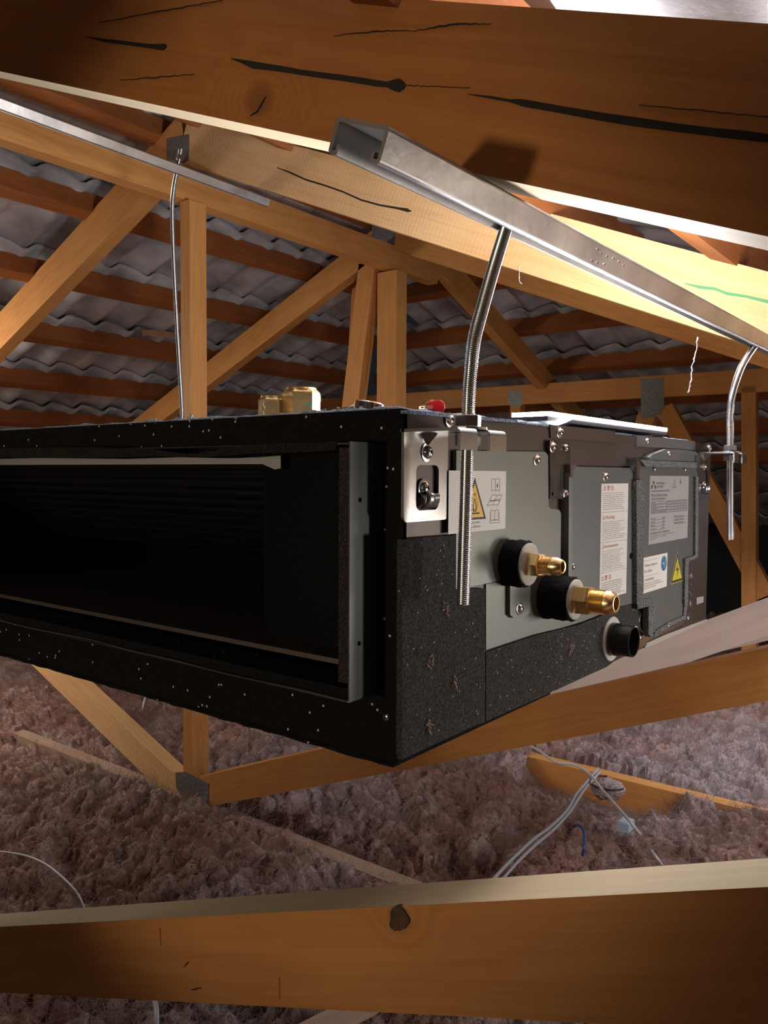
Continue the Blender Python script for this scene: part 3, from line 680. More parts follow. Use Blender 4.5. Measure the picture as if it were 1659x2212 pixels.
# corner screw on front foam
def screw_mesh(name, r, washer=True):
    bm = bmesh.new(); I = Matrix.Identity(4)
    prof = ([(0, r*1.45), (r*.16, r*1.45), (r*.2, r*1.3), (r*.2, r*1.02)] if washer else [(0, r)]) + [(r*.3, r), (r*.6, r*.92), (r*.82, r*.68), (r*.92, r*.4), (r*.94, 0.02*r)]
    lathe(bm, prof, I, 24)
    me = bpy.data.meshes.new(name)
    bmesh.ops.recalc_face_normals(bm, faces=bm.faces[:])
    for f in bm.faces: f.material_index = 0
    n0 = len(bm.faces)
    for ang in (0, 90):
        q = Matrix.Rotation(math.radians(ang), 4, 'Z'); b4 = bmesh.new()
        hw, hl = r*.09, r*.5
        for s_ in (1,):
            vs = [bm.verts.new(q @ Vector(c_)) for c_ in ((-hl, -hw, r*.86), (hl, -hw, r*.86), (hl, hw, r*.86), (-hl, hw, r*.86), (-hl*.8, -hw, r*.965), (hl*.8, -hw, r*.965), (hl*.8, hw, r*.965), (-hl*.8, hw, r*.965))]
            for f in ((4, 5, 6, 7), (0, 1, 5, 4), (2, 3, 7, 6), (0, 4, 7, 3), (1, 2, 6, 5)):
                ff = bm.faces.new([vs[i] for i in f]); ff.material_index = 1
        b4.free()
    bm.to_mesh(me); bm.free()
    for p_ in me.polygons: p_.use_smooth = True
    me.set_sharp_from_angle(angle=0.6)
    me.materials.append(M_SCREW); me.materials.append(M_BLACK); return me
SC_BIG = screw_mesh('screw', 0.0048); SC_MID = screw_mesh('screw', 0.0038); SC_SM = screw_mesh('screw', 0.0032, False)
def screw(px, py, off, me=SC_MID, parent=AC, face='side'):
    if face == 'side': v = P(px, py, 1, -(off+0.002)); mw = frame((v.x, -off, v.z), (0, -1, 0))
    else: v = P(px, py, 0, -off); mw = frame((-off, v.y, v.z), (-1, 0, 0))
    mw = mw @ Matrix.Rotation(random.random()*1.5, 4, 'Z')
    return place('screw', me, parent, mw)
screw(837, 1548, 0.004, SC_SM, face='front')
def hole(px, py, r, off, parent=AC):
    v = P(px, py, 1, -off); bm = bmesh.new(); lathe(bm, [(0, r), (.0003, r)], frame((v.x, -off, v.z), (0, -1, 0)), 18); return obj('hole', bm, M_BLACK, parent)
# side face: foam panels
side_panel('side_foam', [(870, 1166), (920, 1161), (984, 1156), (984, 1273), (1048, 1271), (1048, 1560), (1030, 1566), (868, 1641)], 0.0, 0.005, M_FOAMT, 0.0012)
side_panel('side_foam', [(1050, 1409), (1160, 1372), (1250, 1350), (1300, 1330), (1330, 1312), (1378, 1302), (1381, 1378), (1345, 1415), (1310, 1441), (1180, 1500), (1050, 1558)], 0.0, 0.005, M_FOAMT, 0.0012)
# pink fluff stuck on the foam
for i, (px, py) in enumerate(((962, 1314), (928, 1432), (981, 1472), (923, 1570), (1232, 1405))):
    bm = bmesh.new(); c = P(px, py, 1, -0.0055)
    for k in range(9):
        p = c + Vector((random.gauss(0, .0018), -0.0006, random.gauss(0, .0025)))
        q = p + Vector((random.gauss(0, .002), -abs(random.gauss(0, .0012)), random.gauss(0, .003)))
        tube(bm, [p, (p+q)/2+Vector((0, -.0006, 0)), q], [.0005, .0004, .0002], 5)
    obj('wool_fluff', bm, simple('fluff', (.55, .40, .33), 1), AC)
# top edge foam along the side, thin top strips
side_panel('edge_foam', [(873, 886), (1117, 907), (1119, 914), (873, 893)], 0.0, 0.003, M_FOAMLIT, .0005)
side_panel('edge_foam', [(1041, 911), (1119, 915), (1118, 943), (1041, 938)], 0.0, 0.0008, M_CASE)
tp = side_panel('top_strip', [(1188, 917), (1329, 931), (1329, 957), (1190, 946)], 0.0, 0.0015, M_CASE, .0004); screw(1212, 934, 0.0015, SC_MID, tp)
tp = side_panel('top_strip', [(1376, 940), (1502, 953), (1502, 972), (1376, 964)], 0.0, 0.0015, M_COVER, .0004); screw(1400, 953, 0.0015, SC_SM, tp)
tp = side_panel('wire_cover', [(1403, 988), (1408, 982), (1440, 970), (1480, 972), (1508, 978), (1508, 998), (1403, 994)], 0.0, 0.008, M_COVER, .002); screw(1447, 980, 0.008, SC_SM, tp)
screw(975, 907, 0.001, SC_MID); screw(1534, 967, 0.0, SC_MID)
# plates
p1 = side_panel('side_plate', [(986, 973), (1178, 976), (1184, 984), (1185, 1094), (1190, 1099), (1207, 1101), (1212, 1108), (1211, 1215), (1150, 1235), (1063, 1258), (985, 1274)], 0.0, 0.004, M_PLATE, .0006)
screw(1163, 993, .004, SC_MID, p1)
side_panel('shadow_gap', [(977, 975), (986, 973), (984, 1156), (975, 1157)], 0.0, 0.0006, M_BLACK)
p2 = side_panel('joint_plate', [(1188, 952), (1226, 956), (1232, 964), (1230, 1078), (1188, 1078)], 0.0, 0.0045, M_DARKPLATE, .0006)
screw(1197, 965, .0045, SC_MID, p2); screw(1226, 1066, .0045, SC_MID, p2); screw(1225, 967, .0045, SC_SM, p2)
hole(1194, 1067, .0016, .0046, p2)
side_panel('inner_bracket', [(1216, 1080), (1229, 1080), (1229, 1245), (1214, 1247)], 0.0, 0.002, M_CASE)
v_ = side_panel('vent_dot', [(1215, 1180), (1220, 1181), (1220, 1188), (1215, 1187)], .002, .0006, M_SCREW)
p4 = side_panel('terminal_cover', [(1236, 1008), (1370, 1011), (1374, 1020), (1368, 1303), (1236, 1334)], 0.0, 0.007, M_COVER, .0012)
side_panel('cover_lip', [(1229, 1024), (1236, 1010), (1236, 1245), (1228, 1250)], 0.0, 0.0085, M_PLATE, .0005, p4)
side_panel('cover_tab', [(1232, 1004), (1247, 1004), (1238, 1018), (1237, 1032), (1232, 1030)], 0.0, 0.0095, M_BRACKET, .0005, p4)
side_panel('cover_tab', [(1362, 1007), (1375, 1010), (1375, 1030), (1370, 1020)], 0.0, 0.0085, M_BRACKET, .0005, p4)
screw(1311, 1030, .007, SC_MID, p4); screw(1240, 1224, .007, SC_SM, p4)
hole(1363, 1201, .0036, .0072, p4)
# lower recessed plate lit between the pipes, with a clip plate
lp = side_panel('pipe_plate', [(1050, 1262), (1228, 1222), (1300, 1240), (1330, 1312), (1290, 1334), (1160, 1371), (1050, 1408)], 0.0, 0.0015, M_PLATE)
cp = side_panel('pipe_clip', [(1102, 1262), (1146, 1262), (1146, 1322), (1136, 1331), (1110, 1335), (1102, 1328)], 0.0015, 0.0035, M_PLATE, .0008)
screw(1126, 1315, .005, SC_MID, cp)
# control box cover
p5 = side_panel('control_box_cover', [(1381, 994), (1507, 999), (1507, 1203), (1485, 1212), (1481, 1335), (1446, 1353), (1413, 1373), (1413, 1296), (1380, 1304)], 0.0, 0.009, M_COVER, .0008)
side_panel('seal_strip', [(1384, 993), (1505, 999), (1506, 1011), (1395, 1008)], .009, .004, M_EDGEF, .0015, p5)
side_panel('seal_strip', [(1375, 1037), (1391, 1037), (1390, 1303), (1376, 1305)], .004, .008, M_EDGEF, .0015, p5)
side_panel('seal_strip', [(1503, 1030), (1509, 1030), (1508, 1204), (1488, 1213), (1486, 1305), (1479, 1305), (1480, 1208), (1502, 1199)], .004, .008, M_EDGEF, .001, p5)
side_panel('seal_strip', [(1479, 1305), (1485, 1305), (1482, 1337), (1447, 1354), (1414, 1375), (1412, 1366), (1444, 1345), (1477, 1330)], .004, .007, M_EDGEF, .001, p5)
side_panel('seal_strip', [(1377, 1303), (1392, 1294), (1408, 1292), (1415, 1300), (1415, 1372), (1406, 1376), (1401, 1370), (1401, 1310), (1378, 1316)], .004, .007, M_EDGEF, .0015, p5)
screw(1415, 1013, .009, SC_SM, p5); screw(1481, 1014, .009, SC_SM, p5); screw(1487, 1336, .004, SC_SM, p5); screw(1445, 1352, .009, SC_SM, p5)
side_panel('cover_tab', [(1376, 992), (1388, 992), (1383, 1003), (1380, 1035), (1376, 1035)], 0.0, 0.011, M_BRACKET, .0005, p5)
side_panel('cover_tab', [(1504, 984), (1510, 984), (1510, 1030), (1505, 1010)], 0.0, 0.010, M_BRACKET, .0005, p5)
# bare steel lower corner with knock-outs
bc = side_panel('corner_plate', [(1380, 1320), (1402, 1312), (1402, 1374), (1440, 1358), (1478, 1340), (1478, 1347), (1440, 1365), (1397, 1386), (1397, 1395), (1380, 1400)], 0.0, 0.002, M_BRACKET, .0004)
side_panel('corner_plate', [(1393, 1400), (1395, 1390), (1435, 1372), (1527, 1337), (1527, 1342), (1432, 1384)], 0.0, 0.0015, M_STRIPG)
screw(1383, 1378, .002, SC_MID, bc)
def ring(px, py, r, off, a0=0, a1=360):
    v = P(px, py, 1, -off); bm = bmesh.new()
    tube(bm, [(v.x+r*math.cos(math.radians(a0+(a1-a0)*i/30)), -off, v.z+r*math.sin(math.radians(a0+(a1-a0)*i/30))) for i in range(31)], .0006, 6)
    return obj('knockout', bm, M_SCREW, AC)
ring(1392, 1340, .0145, .0022); ring(1489, 1245, .0135, .0004, -90, 90); ring(1486, 1303, .0155, .0004, -90, 90)
side_panel('rating_sticker', [(1505, 1291), (1520, 1288), (1520, 1301), (1505, 1306)], 0.0, .0003, M_SILVER)

# ---- labels and their printing
FONT_CACHE = {}
def text_geo(s):
    if s in FONT_CACHE: return FONT_CACHE[s]
    cu = bpy.data.curves.new('t', 'FONT'); cu.body = s; cu.size = 1; cu.resolution_u = 2
    o = bpy.data.objects.new('t', cu); COL.objects.link(o); bpy.context.view_layer.update()
    me = bpy.data.meshes.new_from_object(o.evaluated_get(bpy.context.evaluated_depsgraph_get()))
    vs = [tuple(v.co) for v in me.vertices]; fs = [tuple(p.vertices) for p in me.polygons]
    bpy.data.objects.remove(o); bpy.data.meshes.remove(me); bpy.data.curves.remove(cu)
    FONT_CACHE[s] = (vs, fs); return vs, fs
class Sheet:
    """print on a flat label; u to the right, v down, both 0..1 over the label"""
    def __init__(self, q, off):
        a = [SP(x, y, off) for x, y in q]      # tl, tr, br, bl
        self.x0 = (a[0][0]+a[3][0])/2; self.x1 = (a[1][0]+a[2][0])/2
        self.z1 = (a[0][1]+a[1][1])/2; self.z0 = (a[2][1]+a[3][1])/2
        self.off = off; self.bms = {}
    def paper(self, m, parent, name='label', label=None):
        bm = bmesh.new(); box(bm, (self.x0, -self.off, self.z0), (self.x1, -(self.off-0.0003), self.z1)); self.o = obj(name, bm, m, parent, label=label); return self.o
    def bmof(self, m):
        if m.name not in self.bms: self.bms[m.name] = (bmesh.new(), m)
        return self.bms[m.name][0]
    def pt(self, u, v, lift=0.00015): return Vector((self.x0+(self.x1-self.x0)*u, -self.off-lift, self.z1-(self.z1-self.z0)*v))
    def text(self, s, u, v, h, m, width=None, flip=False):
        """baseline-left at (u, v); h = cap height in v units; width in u units"""
        vs, fs = text_geo(s)
        if not fs: return
        mx = max(p[0] for p in vs); mn = min(p[0] for p in vs); k = h*(self.z1-self.z0)/0.7
        kx = (width*(self.x1-self.x0)/(mx-mn)) if width else k
        o = self.pt(u, v); bm = self.bmof(m)
        vv = [bm.verts.new((o.x+(p[0]-mn)*kx, o.y, o.z+p[1]*k)) for p in vs]
        for f in fs:
            try: bm.faces.new([vv[i] for i in f])
            except ValueError: pass
    def poly(self, pts, m, lift=0.00015):
        bm = self.bmof(m); bm.faces.new([bm.verts.new(self.pt(u, v, lift)) for u, v in pts])
    def rect(self, u0, v0, u1, v1, m, lift=0.00015): self.poly([(u0, v0), (u1, v0), (u1, v1), (u0, v1)], m, lift)
    def line(self, pts, wd, m, lift=0.00016):
        """wd = stroke in metres"""
        bm = self.bmof(m); P3 = [self.pt(u, v, lift) for u, v in pts]
        for a, b_ in zip(P3, P3[1:]):
            d = (b_-a)
            if d.length < 1e-7: continue
            d.normalize(); n = Vector((-d.z, 0, d.x))*wd/2; e = d*wd*.35
            bm.faces.new([bm.verts.new(p) for p in (a-e+n, b_+e+n, b_+e-n, a-e-n)])
    def done(self, parent):
        for nm, (bm, m) in self.bms.items():
            for f in bm.faces:
                f.normal_update()
                if f.normal.y > 0: f.normal_flip()

            me = bpy.data.meshes.new('printing'); bm.to_mesh(me); bm.free(); me.materials.append(m); place('printing', me, self.o)
# flammable-refrigerant label on the side plate (its left part lies behind the rod)
s = Sheet([(970, 1015), (1094, 1019), (1091, 1144), (968, 1152)], .0043); s.paper(M_PAPER, p1, label='white label with a yellow flame triangle')
uu = lambda px: (SP(px, 1090, .0043)[0]-s.x0)/(s.x1-s.x0)
cu_ = uu(1025); hw_ = uu(1050)-cu_
s.poly([(cu_, .11), (cu_+hw_, .80), (cu_-hw_, .80)], M_INK); s.poly([(cu_, .20), (cu_+hw_*.80, .765), (cu_-hw_*.80, .765)], M_YEL, .0002)
s.rect(cu_-hw_*.42, .685, cu_+hw_*.42, .71, M_INK, .00025)
fk = lambda l: [(cu_+hw_*a_, b_) for a_, b_ in l]
for sg in (-1, 1):
    for v0_ in (.40, .45, .50): s.line(fk([(sg*(v0_-.30)*.9, v0_), (sg*(v0_-.28)*.9, v0_+.02)]), .0006, M_INK, .00026)
    s.line(fk([(sg*.20, .54), (sg*.21, .60), (sg*.08, .67)]), .0007, M_INK, .00026)
    s.line(fk([(0, .46), (sg*.11, .56), (sg*.11, .62), (sg*.03, .66)]), .0009, M_INK, .00026)
s.line(fk([(0, .36), (.05, .39), (-.05, .39), (0, .36)]), .0007, M_INK, .00026)
s.text('Only for R32', uu(1007), .865, .034, M_INK, uu(1037)-uu(1007)); s.text('Apenece R32 lpn', uu(1002), .93, .034, M_INK, uu(1038.5)-uu(1002))
def book(cu, cv, w_, h_, wrench=False, skew=0.0):
    L_ = [(cu-w_, cv-h_), (cu-w_*.5, cv-h_*1.15), (cu, cv-h_*.9), (cu, cv+h_*.9), (cu-w_*.5, cv+h_*.85), (cu-w_, cv+h_), (cu-w_, cv-h_)]
    R_ = [(cu+w_, cv-h_), (cu+w_*.5, cv-h_*1.15), (cu, cv-h_*.9), (cu, cv+h_*.9), (cu+w_*.5, cv+h_*.85), (cu+w_, cv+h_), (cu+w_, cv-h_)]
    sk = lambda l: [(u-skew*(v-cv), v) for u, v in l]
    s.line(sk(L_), .0003, M_INK); s.line(sk(R_), .0003, M_INK)
book(.80, .24, .075, .10); s.text('i', .825, .275, .075, M_INK, .022)
book(.79, .50, .10, .085, skew=.5); s.line([(.72, .505), (.86, .495)], .0007, M_INK); s.line([(.70, .48), (.72, .505), (.70, .525)], .0004, M_INK); s.line([(.88, .475), (.86, .495), (.88, .52)], .0004, M_INK)
book(.79, .76, .07, .085); s.line([(.71, .70), (.70, .88), (.88, .88), (.87, .70)], .0003, M_INK); s.line([(.74, .83), (.84, .83)], .0003, M_INK)
s.text('SG79Y986H02', .0, .0, .0001, M_INK) if False else None
s.done(p1)
# long warning label
s = Sheet([(1299, 1044), (1358, 1045), (1352, 1283), (1295, 1296)], .0073); s.paper(M_PAPER, p4, label='tall white warning label with red print')
def tri(u, v, w_, h_, m): s.line([(u, v), (u+w_/2, v-h_), (u+w_, v), (u, v)], .0004, m); s.line([(u+w_/2, v-h_*.65), (u+w_/2, v-h_*.3)], .0004, m)
random.seed(11)
def para(v0, n, step, u0=.06, u1=.93, m=M_GREY, h=.009):
    words = 'Read the safety precautions carefully before installing this unit and keep the manual nearby at all times to avoid injury from rotating parts electric shock or fire when working on the unit turn off main power supply and wait until the fan stops'.split()
    k = int(v0*97) % 20
    for i in range(n):
        t = ' '.join(words[(k+j) % len(words)] for j in range(6)); k += 6
        s.text(t, u0, v0+i*step, h, m, (u1-u0)*random.uniform(.72, 1))
tri(.07, .055, .09, .034, M_RED); s.text('警 告', .20, .057, .034, M_RED, .24); para(.085, 9, .0175)
s.line([(.02, .245), (.98, .25)], .0003, M_GREY); tri(.05, .305, .09, .03, M_RED); s.text('Warning', .15, .305, .03, M_RED, .34); para(.335, 10, .0165)
s.line([(.02, .505), (.98, .51)], .0003, M_GREY); tri(.05, .555, .09, .03, M_RED); s.text('Avertissement', .14, .555, .03, M_RED, .52); para(.585, 11, .0165)
s.line([(.02, .765), (.98, .77)], .0003, M_GREY); tri(.05, .83, .09, .034, M_RED); s.text('警 告', .17, .832, .034, M_RED, .24); para(.86, 7, .019, h=.011)
s.done(p4)
# rating plate
s = Sheet([(1403, 1027), (1487, 1029), (1486, 1160), (1402, 1178)], .0093); s.paper(M_SILVER, p5, label='silver rating plate with black print')
for (cu, cv, a) in ((.085, .10, 0), (.052, .16, 1), (.118, .16, -1)):
    if a == 0: s.poly([(cu, cv-.035), (cu+.018, cv), (cu, cv+.035), (cu-.018, cv)], M_INK)
    else: s.poly([(cu-.028*(1 if a > 0 else .1), cv+.027), (cu-.012+(.024 if a < 0 else .03)*.0, cv-.025), (cu+.012+.016*(a > 0)*.6, cv-.025), (cu+.028*(1 if a < 0 else .1), cv+.027)], M_INK)
s.text('MITSUBISHI', .155, .125, .03, M_INK, .20); s.text('ELECTRIC', .155, .175, .03, M_INK, .17)
s.text('AIR CONDITIONER INDOOR UNIT', .04, .235, .022, M_INK, .44)
s.text('MODEL PEAD-M71JAA', .04, .295, .026, M_INK, .38); s.line([(.04, .305), (.45, .303)], .0003, M_INK)
s.text('SERVICE REF. PEAD-M71JAA', .04, .345, .02, M_INK, .34); s.line([(.04, .355), (.45, .353)], .0003, M_INK)
s.rect(.04, .375, .97, .56, M_GREY, .00012)
for i in range(3): s.rect(.14+.02*i, .385+.045*i, .40+.0*i, .405+.045*i, M_SILVER, .0002)
for r_ in range(4):
    for c_ in range(9): s.rect(.43+.06*c_, .40+.042*r_, .47+.06*c_, .418+.042*r_, M_SILVER, .0002)
for i, (a_, b2_) in enumerate((('REF', '230V'), ('WEIGHT', '30kg'), ('SERIAL NO', '1.5A'), ('R32', 'IPX'))):
    s.text(a_, .04, .64+.05*i, .02, M_INK, .12); s.text(b2_, .31, .64+.05*i, .02, M_INK, .07); s.line([(.04, .65+.05*i), (.39, .648+.05*i)], .0003, M_INK)
for i in range(3): s.text(('DESIGN PRESS', 'YEAR OF MFG', 'MADE IN JAPAN')[i], .62, .64+.05*i, .018, M_INK, .25); s.line([(.60, .65+.05*i), (.96, .648+.05*i)], .0003, M_INK)
s.text('MITSUBISHI ELECTRIC CORPORATION', .035, .855, .026, M_INK, .47)
for i in range(3): s.text('TOKYO BUILDING 2-7-3 MARUNOUCHI CHIYODA-KU', .035, .885+.025*i, .012, M_INK, (.6, .4, .14)[i])
for (u, w_, h_) in ((.56, .09, .13), (.74, .045, .06)):
    s.line([(u, .05+h_), (u+w_/2, .05), (u+w_, .05+h_), (u, .05+h_)], .0005, M_INK)
    for k in range(3): s.line([(u+w_*.3, .05+h_*(.5+.15*k)), (u+w_*.7, .05+h_*(.5+.15*k))], .0003, M_INK)
s.done(p5)
# safety label
s = Sheet([(1389, 1202), (1442, 1197), (1440, 1267), (1387, 1283)], .0094); s.paper(M_PAPER, p5, label='small white label with a blue disc')
s.line([(.03, .10), (.62, .10)], .0003, M_GREY); s.text('Always observe', .07, .27, .085, M_GREY, .50); s.text('for safety', .07, .43, .085, M_GREY, .30); s.line([(.03, .53), (.62, .53)], .0003, M_GREY)
s.text('WARNING', .09, .68, .08, M_GREY, .36); tri(.01, .68, .06, .08, M_GREY)
for i in range(3): s.text('DISCONNECT ELECTRICAL SUPPLY BEFORE SERVICING', .03, .76+.065*i, .035, M_GREY, (.7, .8, .5)[i])
s.poly([(.85+.115*math.cos(a*math.pi/16), .29+.22*math.sin(a*math.pi/16)) for a in range(32)], M_BLUE)
s.line([(.76, .29), (.84, .29)], .0007, M_PAPER, .0002); s.line([(.81, .24), (.85, .29), (.81, .34)], .0006, M_PAPER, .0002); s.line([(.86, .42), (.92, .18)], .0009, M_PAPER, .0002); s.line([(.85, .07), (.85, .16)], .0005, M_PAPER, .0002)
s.done(p5)
# electric hazard triangle
bm = bmesh.new(); tr3 = [SP(1464.8, 1190, .0095), SP(1476, 1254, .0095), SP(1449, 1263, .0095)]
apx = tr3[0]; hz_ = apx[1]-(tr3[1][1]+tr3[2][1])/2; hw_ = (tr3[1][0]-tr3[2][0])/2; zc = apx[1]-hz_; xc = (tr3[1][0]+tr3[2][0])/2
prism(bm, [(xc, zc+hz_), (xc+hw_, zc), (xc-hw_, zc)], 1, -.009, -.0093); ht = obj('hazard_sticker', bm, M_YEL2, p5, label='yellow triangle with a black lightning bolt')
bm = bmesh.new()
def bar2(a, b_, wd):
    a = Vector((a[0], 0, a[1])); b_ = Vector((b_[0], 0, b_[1])); d = (b_-a).normalized(); n = Vector((-d.z, 0, d.x))*wd/2
    prism(bm, [((a+n).x, (a+n).z), ((b_+n).x, (b_+n).z), ((b_-n).x, (b_-n).z), ((a-n).x, (a-n).z)], 1, -.0093, -.0095)
i_ = .86
to = [(xc, zc+hz_*.97), (xc+hw_*.95, zc+hz_*.02), (xc-hw_*.95, zc+hz_*.02)]; ti = [(xc, zc+hz_*.80), (xc+hw_*.76, zc+hz_*.10), (xc-hw_*.76, zc+hz_*.10)]
vo = [bm.verts.new((a_, -.0094, b_)) for a_, b_ in to]; vi = [bm.verts.new((a_, -.0094, b_)) for a_, b_ in ti]
for k in range(3): bm.faces.new((vo[k], vo[(k+1) % 3], vi[(k+1) % 3], vi[k]))
obj('printing', bm, M_INK, ht); bm = bmesh.new()
bolt = [(.12, .68), (-.16, .38), (.03, .40), (-.06, .14), (.16, .46), (-.02, .44)]
prism(bm, [(xc+hw_*1.5*u, zc+hz_*v) for u, v in bolt], 1, -.0093, -.0095)
obj('bolt_symbol', bm, M_INK, ht)

# ---- pipes
def pipe_group(cx_, cz_, rs, ls, hexR, hexL, thR, thL, tipR):
    ax = (0, -1, 0); F_ = frame((cx_, 0, cz_), ax)
    bm = bmesh.new(); seg = 72
    rings = []
    prof = [(0.0, rs*.97)] + [(ls*(i/10), rs*(0.985+.02*math.sin(i*1.3))) for i in range(1, 10)] + [(ls-.0015, rs), (ls, rs*.93)]
    for t, r in prof:
        rings.append([bm.verts.new(F_ @ Vector(((r+random.uniform(-.0006, .0006))*math.cos(2*math.pi*i/seg), (r+random.uniform(-.0006, .0006))*math.sin(2*math.pi*i/seg), t+random.uniform(-.0003, .0003)))) for i in range(seg)])
    for a_, b_ in zip(rings, rings[1:]):
        for i in range(seg): bm.faces.new((a_[i], a_[(i+1) % seg], b_[(i+1) % seg], b_[i]))
    bm.faces.new(rings[0][::-1]); bm.faces.new(rings[-1])
    sl = obj('pipe_sleeve', bm, M_SLEEVE, AC, smooth=True)
    bm = bmesh.new(); lathe(bm, [(ls-.0005, rs*.90), (ls+.0012, rs*.90), (ls+.002, rs*.84)], F_, 48); obj('sleeve_end', bm, M_WFOAM, sl, smooth=False)
    # brass flare fitting
    bm = bmesh.new(); z0 = ls-.004
    lathe(bm, [(z0, hexR*.9), (z0+.001, hexR), (z0+hexL-.001, hexR), (z0+hexL, hexR*.9)], F_ @ Matrix.Rotation(.45, 4, 'Z'), 6)
    hx = obj('flare_fitting', bm, M_BRASS, AC)
    z1_ = z0+hexL; bm = bmesh.new(); prof = [(z1_-.0005, thR*.86), (z1_+.0008, thR*.86)]
    n = int(thL/.0013)
    for i in range(n): prof += [(z1_+.001+thL*i/n, thR*.9), (z1_+.001+thL*(i+.5)/n, thR)]
    e = z1_+.001+thL; prof += [(e, thR*.88), (e+.0005, thR*.98), (e+.004, thR*.98), (e+.009, tipR), (e+.0095, tipR*.92), (e+.0093, tipR*.72), (e-.004, tipR*.66)]
    lathe(bm, prof, F_, 40)
    o_ = obj('thread', bm, M_BRASS, hx, smooth=True); o_.data.set_sharp_from_angle(angle=0.9)
    bm = bmesh.new(); lathe(bm, [(e-.0035, tipR*.655), (e-.003, tipR*.655)], F_, 24); obj('bore', bm, M_BLACK, hx)
pipe_group(.148, -.1195, .0200, .022, .0105, .0165, .0078, .0085, .0058)
pipe_group(.2235, -.1575, .0205, .030, .0138, .020, .0112, .013, .0085)
# drain socket
dx, dz = .372, -.2205; F_ = frame((dx, 0, dz), (0, -1, 0))
bm = bmesh.new(); lathe(bm, [(.003, .024), (.0065, .024), (.007, .0235)], F_, 40)
ds = obj('drain_gasket', bm, M_WFOAM, AC)
bm = bmesh.new(); lathe(bm, [(.005, .0178), (.016, .0176), (.0165, .0166), (.030, .0166), (.0305, .0160), (.0305, .0148), (.010, .0145)], F_, 48)
o_ = obj('drain_socket', bm, M_PVC, AC, smooth=True); o_.data.set_sharp_from_angle(angle=0.6)

# ---- hanging brackets
def bracket(xo, flip=False, shelf_z=-0.012):
    """folded steel bracket; xo = local x of its left edge"""
    w_ = .062
    bm = bmesh.new()
    # vertical plate with a window: build as frame
    zt_, zb_ = shelf_z, shelf_z-.066
    wx0, wx1, wz0, wz1 = .015, .044, zt_-.058, zt_-.025
    y0_, y1_ = -.0008, -.0032
    def bx(a, b_, c, d): box(bm, (xo+a, y1_, c), (xo+b_, y0_, d))
    def rr(xa, xb, za, zb2, rad, n=6, top=True):
        out = []
        for (cx_, cz_, a0, rd_) in ((xb-rad, za+rad, -90, rad), (xb-rad, zb2-rad, 0, rad), (xa+rad, zb2-rad, 90, rad), (xa+rad, za+rad, 180, rad)):
            for i in range(n+1):
                t = math.radians(a0+90*i/n); q = (cx_+rd_*math.cos(t), cz_+rd_*math.sin(t))
                if top and cz_ > (za+zb2)/2: q = (xb if cx_ > (xa+xb)/2 else xa, zb2-rad*(1-i/n) if cx_ > (xa+xb)/2 else zb2-rad*(i/n))
                out.append(q)
        return out
    o_ = rr(xo, xo+w_-.006, zb_, zt_, .004); n_ = rr(xo+wx0, xo+wx1, wz0, wz1, .005, top=False)
    L4 = []
    for yy in (y0_, y1_): L4.append(([bm.verts.new((a, yy, c)) for a, c in o_], [bm.verts.new((a, yy, c)) for a, c in n_]))
    k_ = len(o_)
    for i in range(k_):
        j = (i+1) % k_
        for (A, B), fl_ in ((L4[0], 0), (L4[1], 1)): bm.faces.new((A[i], A[j], B[j], B[i]))
        bm.faces.new((L4[0][0][i], L4[0][0][j], L4[1][0][j], L4[1][0][i])); bm.faces.new((L4[0][1][i], L4[0][1][j], L4[1][1][j], L4[1][1][i]))
    bmesh.ops.remove_doubles(bm, verts=bm.verts[:], dist=1e-6)
    br = obj('hanging_bracket', bm, M_BRACKET, AC)
    # shelf with slot, lips
    bm = bmesh.new(); t_ = .0022
    def bs(a, b_, c, d): box(bm, (xo+a, c, shelf_z-t_), (xo+b_, d, shelf_z))
    bs(0.0, .062, -.025, 0); bs(0.0, .022, -.046, -.025); bs(.039, .062, -.046, -.025)
    for a, b_ in ((0.0, .022), (.039, .062)):
        N = 6; prev = None
        for i in range(N+1):
            th = math.pi/2*i/N; y = -.046-.004*math.sin(th); z = shelf_z-.004*(1-math.cos(th))
            y2 = -.046-(.004-t_)*math.sin(th); z2 = shelf_z-t_-(.004-t_)*(1-math.cos(th))
            cur = [bm.verts.new(c) for c in ((xo+a, y, z), (xo+b_, y, z), (xo+b_, y2, z2), (xo+a, y2, z2))]
            if prev:
                for k in range(4): bm.faces.new((prev[k], prev[(k+1) % 4], cur[(k+1) % 4], cur[k]))
            prev = cur
        box(bm, (xo+a, -.050, shelf_z-.015), (xo+b_, -.050+t_, shelf_z-.0035))
    obj('bracket_shelf', bm, M_BRACKET, br, smooth=False)
    # gusset and punched hook
    bm = bmesh.new(); g3 = [bm.verts.new(q_) for q_ in ((xo+.021, -.0032, shelf_z-t_), (xo+.035, -.0032, shelf_z-t_), (xo+.028, -.0032, shelf_z-.012), (xo+.028, -.013, shelf_z-t_))]
    for f_ in ((0, 1, 2), (0, 3, 2), (1, 3, 2), (0, 1, 3)): bm.faces.new([g3[i_] for i_ in f_]); 
    obj('gusset', bm, M_BRACKET, br)
    bm = bmesh.new(); prev = None
    for i in range(9):
        th = i/8*2.0; y = -.0025-.006*math.sin(th); z = wz0+.001+.008*(1-math.cos(th))
        cur = [bm.verts.new(c) for c in ((xo+wx0+.006, y, z), (xo+wx1-.006, y, z), (xo+wx1-.006, y+.0015, z), (xo+wx0+.006, y+.0015, z))]
        if prev:
            for k in range(4): bm.faces.new((prev[k], prev[(k+1) % 4], cur[(k+1) % 4], cur[k]))
        else: bm.faces.new(cur)
        prev = cur
    bm.faces.new(prev[::-1]); obj('hook', bm, M_BRACKET, br, smooth=True)
    return br
b1 = bracket(-0.004, shelf_z=-.0125)
